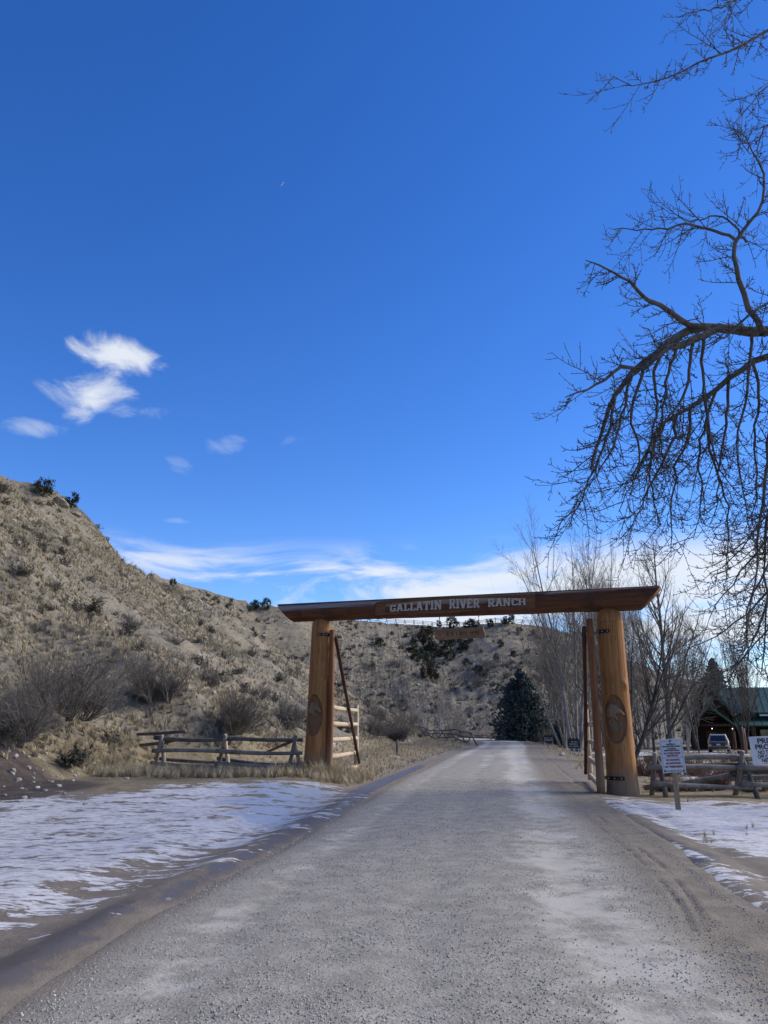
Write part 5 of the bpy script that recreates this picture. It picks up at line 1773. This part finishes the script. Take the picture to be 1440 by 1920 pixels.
M_ROCK = flat_mat('pale_limestone', (.36, .335, .295), .9, .2, .3, 7, rnd=.25, bump=.4)
M_CRAG = flat_mat('grey_crag_rock', (.20, .18, .15), .92, .2, .4, 3, rnd=.15, bump=.6)
M_PEBBLE = flat_mat('gravel_stone', (.37, .352, .305), .85, .25, .2, 20, rnd=.4)
M_PEBBLE2 = flat_mat('pale_gravel_stone', (.46, .44, .39), .85, .25, .2, 20, rnd=.3)
RK = [rock_mesh(i) for i in range(6)]
for m_ in RK: m_.materials.append(M_ROCK)
rg = np.random.default_rng(3)
big_st = [(22, 1450, 20), (33, 1465, 18), (31, 1419, 13), (172, 1434, 16), (110, 1475, 14), (70, 1478, 12), (84, 1484, 12), (120, 1490, 10), (40, 1480, 10), (140, 1457, 10), (8, 1492, 10), (55, 1442, 9), (160, 1509, 12)]
for i, (px, py, w) in enumerate(big_st):
    p = hit(px, py, 10); s = w * p[1] / 1440 / 2
    o = link('stone', RK[i % 6], None, None, loc=(p[0], p[1], p[2] + s * .15), rot=(rg.normal(0, .15), rg.normal(0, .15), rg.uniform(0, 6.3)), scale=s)
    tag(o, 'pale flat stone lying on the dark dirt bank below the shrubs', 'stone', 'larger pale stones on the dirt bank')
x = rg.uniform(-15, -5, 2600); y = rg.uniform(13, 25, 2600)
t, dT = hill_t(x, y)
w = np.exp(-((np.where(t > 0, dT, -dT) - .9) / 1.5) ** 2)
m = (rg.random(len(x)) < w * .5) & (y < 24 + .2 * x + 2.2)
P_ = placed(x[m], y[m]); n = len(P_)
s = .02 + .075 * rg.random(n) ** 2.5
scatter('bank_stones', P_ + np.array([0, 0, .005]), np.stack([rg.normal(0, .3, n), rg.normal(0, .3, n), rotm(n, rg)], -1), np.repeat(s[:, None], 3, 1), rg.integers(0, 6, n), [proto('r', mm, M_ROCK) for mm in RK],
        'pale pebbles and stone chips strewn over the dirt bank', 'stones')
x, y, t = hill_points(9000, 18, 240, rg, .03, .99)
m = rg.random(len(x)) < .12 + .6 * sstep(.1, .5, fbm(x * .1, y * .1, 3, 171))
P_ = placed(x[m], y[m]); n = len(P_); s = (.05 + .25 * rg.random(n) ** 3) * (.8 + P_[:, 1] / 120)
scatter('hillside_stones', P_, np.stack([rg.normal(0, .3, n), rg.normal(0, .3, n), rotm(n, rg)], -1), np.repeat(s[:, None], 3, 1), rg.integers(0, 6, n),
        [proto('r', mm.copy(), M_ROCK) for mm in RK], 'weathered stones showing through the grass of the slope', 'stones')
# rock outcrops along the crest and half-way down
CR = []
for i in range(4):
    me = rock_mesh(40 + i, 3, .6); me.materials.append(M_CRAG); CR.append(me)
for i, (px, py, w, lab) in enumerate(((112, 945, 36, 'jagged grey outcrop under the crest junipers'), (138, 962, 28, 'split rock ledge stepping down from the crest'), (285, 1085, 34, 'flat-topped rock outcrop on the hill skyline'), (350, 1112, 26, 'long low ledge on the skyline past the flat-topped outcrop'),
                                      (690, 1345, 24, 'broken pale rock face low on the slope by the gate leaf'), (672, 1330, 20, 'crumbling rock knob beside the open gate leaf'), (250, 1190, 22, 'dark broken ledge in the middle of the slope'))):
    p = rim_hit(px, py); s = w * p[1] / 1440 * .6
    o = link('rock_outcrop', CR[i % 4], None, None, loc=(p[0], p[1], p[2] - s * .2), rot=(.1, .25, rg.uniform(0, 6.3)), scale=(s * 1.2, s, s * .9))
    tag(o, lab, 'rock')

# ------------------------------------------------------------------ loose gravel on the road
PB = [rock_mesh(60 + i, 1, .7) for i in range(6)]
for i, m_ in enumerate(PB): m_.materials.append(M_PEBBLE if i < 4 else M_PEBBLE2)
n0 = 330000
sa = 40 + 4.0 + 22 * rg.random(n0) ** 2.0
ua = rg.uniform(-.97, 1.05, n0)
xr = np.interp(sa, acc, ROAD_C[:, 0]) + np.interp(sa, sv_, ty) * ua * ROAD_W
yr = np.interp(sa, acc, ROAD_C[:, 1]) - np.interp(sa, sv_, tx) * ua * ROAD_W
lo_ = fbm(ua * 2.2 + 5, sa * .16, 4, 107)
dens = .55 - .5 * np.exp(-((ua - .50 - .10 * lo_) / .20) ** 2) - .3 * np.exp(-((ua + .66) / .16) ** 2) + .55 * fbm(xr * 1.1, yr * .9, 3, 181) 
m = (rg.random(n0) < dens) & (yr > 3.6)
xr, yr, ur = xr[m], yr[m], ua[m]
zr = .045 * (1 - ur ** 2) + .006 - .055 * sstep(.88, 1.06, np.abs(ur)); zr = np.maximum(zr, gz(xr, yr) - .03 * (np.abs(ur) < .98))
for w0 in (-.62, -.06, .48): zr -= .014 * np.exp(-((ur - w0) / .085) ** 2)
n = len(xr); s = .0024 + .0085 * rg.random(n) ** 4.0
scatter('loose_gravel', np.stack([xr, yr, zr + s * .25], -1), np.stack([rg.uniform(0, 6.3, n), rg.uniform(0, 6.3, n), rotm(n, rg)], -1), np.repeat(s[:, None], 3, 1), rg.integers(0, 6, n),
        [proto('g', mm, M_PEBBLE) for mm in PB], 'loose grey gravel scattered over the road', 'gravel')

# ------------------------------------------------------------------ lodge
M_ROOF = flat_mat('green_metal_roof', (.032, .092, .066), .5, .5, .18, 1.5, metal=.1)
M_LOGWALL = wood_mat('lodge_log_wood', (.035, .020, .014), (.06, .034, .024), (.03, .018, .013), grain=(.6, 6, 6))
M_COLUMN = wood_mat('lodge_column_wood', (.075, .036, .024), (.115, .055, .035), (.05, .024, .016), grain=(6, 6, .6))
M_GLASS = NT('window_glass', .08, .6).color((.02, .025, .03)).m
M_LAMP = NT('porch_lamp_glass', .4)
M_LAMP.b.inputs['Emission Color'].default_value = (1, .93, .8, 1); M_LAMP.b.inputs['Emission Strength'].default_value = 3
M_LAMP.color((.9, .88, .8)); M_LAMP = M_LAMP.m
LX, LY = at(1335, 1390, 95)[:2]
LZ = gz1(LX, LY)
lodge = empty('lodge', (LX, LY, LZ), R(-21))
tag(lodge, 'dark log lodge with green metal roofs and an entrance gable', 'lodge')


def log_wall(x0, x1, y, z0, z1, name='log_wall', along='x'):
    nlog = int((z1 - z0) / .3)
    for i in range(nlog):
        z = z0 + .15 + .3 * i
        a, b = ((x0, y, z), (x1, y, z)) if along == 'x' else ((y, x0, z), (y, x1, z))
        link('wall_log', log_mesh(a, b, .165, .165, 3, 8, i, .01, 0), M_LOGWALL, lodge)


def roof_plane(name, a, b, c_, d_, th=.16, seams=10):
    """a-b eave, d-c ridge (same order); standing seams run from eave to ridge"""
    a, b, c_, d_ = (np.array(v, float) for v in (a, b, c_, d_))
    nrm = np.cross(b - a, d_ - a); nrm /= np.linalg.norm(nrm)
    if nrm[2] < 0: nrm = -nrm
    m = MB(); q = [a, b, c_, d_]
    m.poly([tuple(v) for v in q] + [tuple(v - nrm * th) for v in q], [(0, 1, 2, 3), (4, 5, 6, 7), (0, 1, 5, 4), (1, 2, 6, 5), (2, 3, 7, 6), (3, 0, 4, 7)])
    o = m.build(name, M_ROOF, lodge)
    for i in range(seams + 1):
        f = i / seams
        p, r_ = a + (b - a) * f, d_ + (c_ - d_) * f
        w = (b - a) / np.linalg.norm(b - a) * .025
        s = MB(); s.poly([tuple(v) for v in (p - w, p + w, r_ + w, r_ - w)] + [tuple(v + nrm * .06) for v in (p - w, p + w, r_ + w, r_ - w)],
                         [(0, 1, 2, 3), (4, 5, 6, 7), (0, 1, 5, 4), (1, 2, 6, 5), (2, 3, 7, 6), (3, 0, 4, 7)])
        s.build('seam', M_ROOF, o)
    return o


# main hall, ridge along x
log_wall(1.5, 17, 3.0, 0, 4.2); log_wall(1.5, 17, 13, 0, 4.2); log_wall(3, 13, 17, 0, 4.2, along='y'); log_wall(3, 13, 1.5, 0, 4.2, along='y')
roof_plane('roof_slope', (1.8, 1.6, 4.2), (18, 1.6, 4.2), (18, 8, 7.4), (1.8, 8, 7.4), seams=22)
roof_plane('roof_slope', (18, 14.4, 4.2), (1.8, 14.4, 4.2), (1.8, 8, 7.4), (18, 8, 7.4), seams=22)
# cross gable, ridge toward the yard
log_wall(-2.2, 2.2, 0.6, 0, 4.4); log_wall(.6, 12, -2.2, 0, 3.9, along='y')
for i in range(8):
    hw = 2.1 * (1 - i / 8.5)
    link('gable_log', log_mesh((-hw, .6, 4.5 + .3 * i), (hw, .6, 4.5 + .3 * i), .16, .16, 3, 8, i, .01, 0), M_LOGWALL, lodge)
roof_plane('gable_roof', (-2.9, -.2, 4.0), (-2.9, 12, 4.0), (0, 12, 7.75), (0, -.2, 7.75), seams=14)
roof_plane('gable_roof', (2.9, 12, 4.0), (2.9, -.2, 4.0), (0, -.2, 7.75), (0, 12, 7.75), seams=14)
# entrance gable and porch
roof_plane('entrance_roof', (-2.4, -5.2, 2.75), (-2.4, .5, 2.75), (0, .5, 4.9), (0, -5.2, 4.9), seams=7)
roof_plane('entrance_roof', (2.9, .5, 2.45), (2.9, -5.2, 2.45), (0, -5.2, 4.9), (0, .5, 4.9), seams=7)
roof_plane('porch_roof', (3.2, -.6, 2.75), (18, -.6, 2.75), (18, 2.9, 3.7), (3.2, 2.9, 3.7), seams=18)
for (x, y, h) in ((-2.0, -4.9, 2.7), (2.2, -4.9, 2.6), (4.5, -.3, 2.7), (8, -.3, 2.7), (11.5, -.3, 2.7), (15, -.3, 2.7)):
    link('column', log_mesh((x, y, -.2), (x, y, h), .2, .18, 5, 12, int(x * 7) % 50 + 60, .03, 0), M_COLUMN, lodge)
link('tie_beam', log_mesh((-2.3, -4.9, 2.75), (2.6, -4.9, 2.75), .16, .16, 3, 10, 4, .02, 0), M_LOGWALL, lodge)
MB().box(-.55, .55, .36, .44, 0, 2.1).build('door', M_COLUMN, lodge)
for x in (6.2, 9.7, 13.2):
    wf = MB().box(x - .75, x + .75, 2.74, 2.84, .95, 2.3).build('window', M_COLUMN, lodge)
    MB().box(x - .65, x - .03, 2.70, 2.74, 1.05, 2.2).build('pane', M_GLASS, wf); MB().box(x + .03, x + .65, 2.70, 2.74, 1.05, 2.2).build('pane', M_GLASS, wf)
wf = MB().box(-.7, .7, .36, .44, 5.0, 6.1).build('window', M_COLUMN, lodge); MB().box(-.6, .6, .32, .36, 5.1, 6.0).build('pane', M_GLASS, wf)
MB().box(5.4, 8.2, -1.0, -.9, 3.75, 3.95).build('snow_guard', M_WHITE, lodge)
for x in (0.05, 2.15):
    bm = bmesh.new(); bmesh.ops.create_icosphere(bm, subdivisions=2, radius=.055); me = bpy.data.meshes.new('porch_lamp'); bm.to_mesh(me); bm.free()
    link('porch_lamp', me, M_LAMP, lodge, loc=(x, -5.15, 2.35))
    MB().box(x - .05, x + .05, -5.1, -4.95, 2.38, 2.62).build('lamp_bracket', M_IRON, lodge)

# big rough porch posts nearer the yard gate
for i, px in enumerate((1396, 1404, 1409)):
    p = at(px, 1421, 43); z0 = gz1(p[0], p[1])
    o = link('log_pillar', log_mesh((0, 0, -.2), (0, 0, 2.0 - .1 * i), .11, .10, 6, 12, 80 + i, .05, 0), M_COLUMN, None, loc=(p[0], p[1] + .3 * i, z0))
    tag(o, 'reddish brown upright log in the yard beside the private property board', 'pillar', 'upright logs in the yard', 'thing')

# ------------------------------------------------------------------ parked sport-utility vehicle
M_PAINT = flat_mat('tan_car_paint', (.46, .42, .34), .32, .6, .05, 2, metal=.4)
M_TRIM_SHADE = flat_mat('dark_trim_and_rear_shade', (.025, .025, .028), .5, .4, .1, 5)
M_TYRE = flat_mat('tyre_rubber', (.02, .02, .02), .85, .2, .2, 10)
M_TAIL = flat_mat('red_tail_light', (.25, .02, .02), .25, .6, .05, 5)
vx, vy = at(1349, 1404, 80)[:2]
suv = empty('parked_car', (vx, vy, gz1(vx, vy)), R(-24))
tag(suv, 'tan sport utility vehicle with a tailgate coloured dark as shade parked before the lodge', 'car')
# side outline (y along the car, rear at -y), lofted across the width with tumblehome
prof = [(-2.35, .42), (-2.42, .62), (-2.38, .98), (-2.28, 1.08), (-2.05, 1.70), (-1.85, 1.78), (.25, 1.76), (.55, 1.68), (1.15, 1.12), (1.3, 1.06), (2.2, .98), (2.42, .82), (2.45, .45), (2.3, .36), (-2.2, .36)]
def half_w(z): return .93 if z < 1.08 else .93 - (z - 1.08) * .30
m = MB(); npf = len(prof)
V = [(-half_w(z) * (1 if .4 < z else .96), y, z) for y, z in prof] + [(half_w(z) * (1 if .4 < z else .96), y, z) for y, z in prof]
m.poly(V, [tuple(range(npf)), tuple(range(2 * npf - 1, npf - 1, -1))] + [(i, (i + 1) % npf, npf + (i + 1) % npf, npf + i) for i in range(npf)])
body = bevel(m.build('body', M_PAINT, suv), .06, 3)
for sx_ in (-1, 1):
    for (y0, y1, t0, t1) in ((-1.95, -1.15, -1.8, -1.12), (-1.05, -.15, -1.02, -.12), (-.05, .98, -.02, .50)):
        w0, w1 = half_w(1.12) + .008, half_w(1.66) + .008
        MB().poly([(sx_ * w0, y0, 1.12), (sx_ * w0, y1, 1.12), (sx_ * w1, t1, 1.66), (sx_ * w1, t0, 1.66), (sx_ * (w0 - .03), y0, 1.12), (sx_ * (w0 - .03), y1, 1.12), (sx_ * (w1 - .03), t1, 1.66), (sx_ * (w1 - .03), t0, 1.66)],
                  [(0, 1, 2, 3), (4, 5, 6, 7), (0, 1, 5, 4), (1, 2, 6, 5), (2, 3, 7, 6), (3, 0, 4, 7)]).build('side_window', M_GLASS, suv)
    MB().box(sx_ * .72 - .1, sx_ * .72 + .1, -2.44, -2.36, .80, 1.06).build('tail_light', M_TAIL, suv)
    MB().box(sx_ * 1.05 - .1, sx_ * 1.05 + .1, .75, .9, 1.1, 1.24).build('mirror', M_TRIM_SHADE, suv)
    MB().box(sx_ * .62 - .025, sx_ * .62 + .025, -1.6, .3, 1.82, 1.86).build('roof_rail', M_TRIM_SHADE, suv)
    for y in (-1.42, 1.48):
        bm = bmesh.new(); bmesh.ops.create_cone(bm, cap_ends=True, segments=24, radius1=.37, radius2=.37, depth=.26, matrix=Matrix.Rotation(math.pi / 2, 4, 'Y'))
        me = bpy.data.meshes.new('wheel'); bm.to_mesh(me); bm.free()
        wh = bevel(link('wheel', me, M_TYRE, suv, loc=(sx_ * .84, y, .37)), .04, 2)
        bm = bmesh.new(); bmesh.ops.create_cone(bm, cap_ends=True, segments=18, radius1=.22, radius2=.20, depth=.04, matrix=Matrix.Rotation(math.pi / 2 * sx_, 4, 'Y'))
        me = bpy.data.meshes.new('rim'); bm.to_mesh(me); bm.free()
        link('rim', me, M_BOLT, wh, loc=(sx_ * .135, 0, 0))
MB().poly([(-.74, -2.285, 1.12), (.74, -2.285, 1.12), (.62, -2.085, 1.64), (-.62, -2.085, 1.64), (-.74, -2.25, 1.12), (.74, -2.25, 1.12), (.62, -2.05, 1.64), (-.62, -2.05, 1.64)],
          [(0, 1, 2, 3), (4, 5, 6, 7), (0, 1, 5, 4), (1, 2, 6, 5), (2, 3, 7, 6), (3, 0, 4, 7)]).build('rear_window', M_GLASS, suv)
MB().box(-.62, .62, -2.445, -2.40, .66, 1.02).build('tailgate', M_TRIM_SHADE, suv)  # rear's shade put into the colour of this panel
bevel(MB().box(-.90, .90, -2.52, -2.36, .42, .62).build('bumper', M_TRIM_SHADE, suv), .03)
MB().box(-.17, .17, -2.455, -2.446, .74, .88).build('number_plate', M_WHITE, suv)
MB().poly([(-.76, 1.19, 1.12), (.76, 1.19, 1.12), (.62, .62, 1.66), (-.62, .62, 1.66), (-.76, 1.15, 1.12), (.76, 1.15, 1.12), (.62, .58, 1.66), (-.62, .58, 1.66)],
          [(0, 1, 2, 3), (4, 5, 6, 7), (0, 1, 5, 4), (1, 2, 6, 5), (2, 3, 7, 6), (3, 0, 4, 7)]).build('windscreen', M_GLASS, suv)
p = at(1376, 1416, 58)
o = link('boulder', CR[1].copy(), None, None, loc=(p[0], p[1], gz1(p[0], p[1]) + .1), rot=(0, 0, 1), scale=(.9, .7, .75))
tag(o, 'rough dark boulder at the edge of the drive near the parked vehicle', 'boulder')
p = at(1053, 1413, 51)
o = link('boulder', RK[2].copy(), None, None, loc=(p[0], p[1], gz1(p[0], p[1]) + .05), rot=(0, 0, 1), scale=(.42, .3, .3))
tag(o, 'low pale boulder in the verge before the three-legged sign', 'boulder')

# ------------------------------------------------------------------ aeroplane high overhead
M_PLANE = flat_mat('white_plane_paint', (.8, .8, .8), .4, .5, .02, .1)
d = ray(530, 344); pp = np.array([0, 0, EYE]) + d * (5200 / np.linalg.norm(d))
pl = empty('aeroplane', tuple(pp), R(18)); pl.rotation_euler = (0, R(-60), R(18)); tag(pl, 'tiny white airliner high in the empty blue sky', 'aeroplane')
fus = np.array([[[0, -19, 0], [0, -17, 0], [0, -8, 0], [0, 8, 0], [0, 15, .4], [0, 19, 1.2]]], float)
link('fuselage', tubes('fuselage', [(fus, np.array([[.2, 1.5, 2., 2., 1.3, .25]]), 12)]), M_PLANE, pl)
for s in (-1, 1):
    MB().poly([(s * 1, -5, -.5), (s * 1, 3, -.5), (s * 17, 7, .8), (s * 17, 5, .8), (s * 1, -5, -.1), (s * 1, 3, -.1), (s * 17, 7, 1.0), (s * 17, 5, 1.0)], [(0, 1, 2, 3), (4, 5, 6, 7), (0, 1, 5, 4), (1, 2, 6, 5), (2, 3, 7, 6), (3, 0, 4, 7)]).build('wing', M_PLANE, pl)
    MB().poly([(s * .5, 14, 1), (s * .5, 18, 1), (s * 6.5, 19.5, 1.4), (s * 6.5, 18, 1.4), (s * .5, 14, 1.2), (s * .5, 18, 1.2), (s * 6.5, 19.5, 1.5), (s * 6.5, 18, 1.5)], [(0, 1, 2, 3), (4, 5, 6, 7), (0, 1, 5, 4), (1, 2, 6, 5), (2, 3, 7, 6), (3, 0, 4, 7)]).build('tailplane', M_PLANE, pl)
MB().poly([(-.15, 13, 1), (-.15, 18.5, 1), (-.15, 20, 7), (-.15, 17.5, 7), (.15, 13, 1), (.15, 18.5, 1), (.15, 20, 7), (.15, 17.5, 7)], [(0, 1, 2, 3), (4, 5, 6, 7), (0, 1, 5, 4), (1, 2, 6, 5), (2, 3, 7, 6), (3, 0, 4, 7)]).build('fin', M_PLANE, pl)
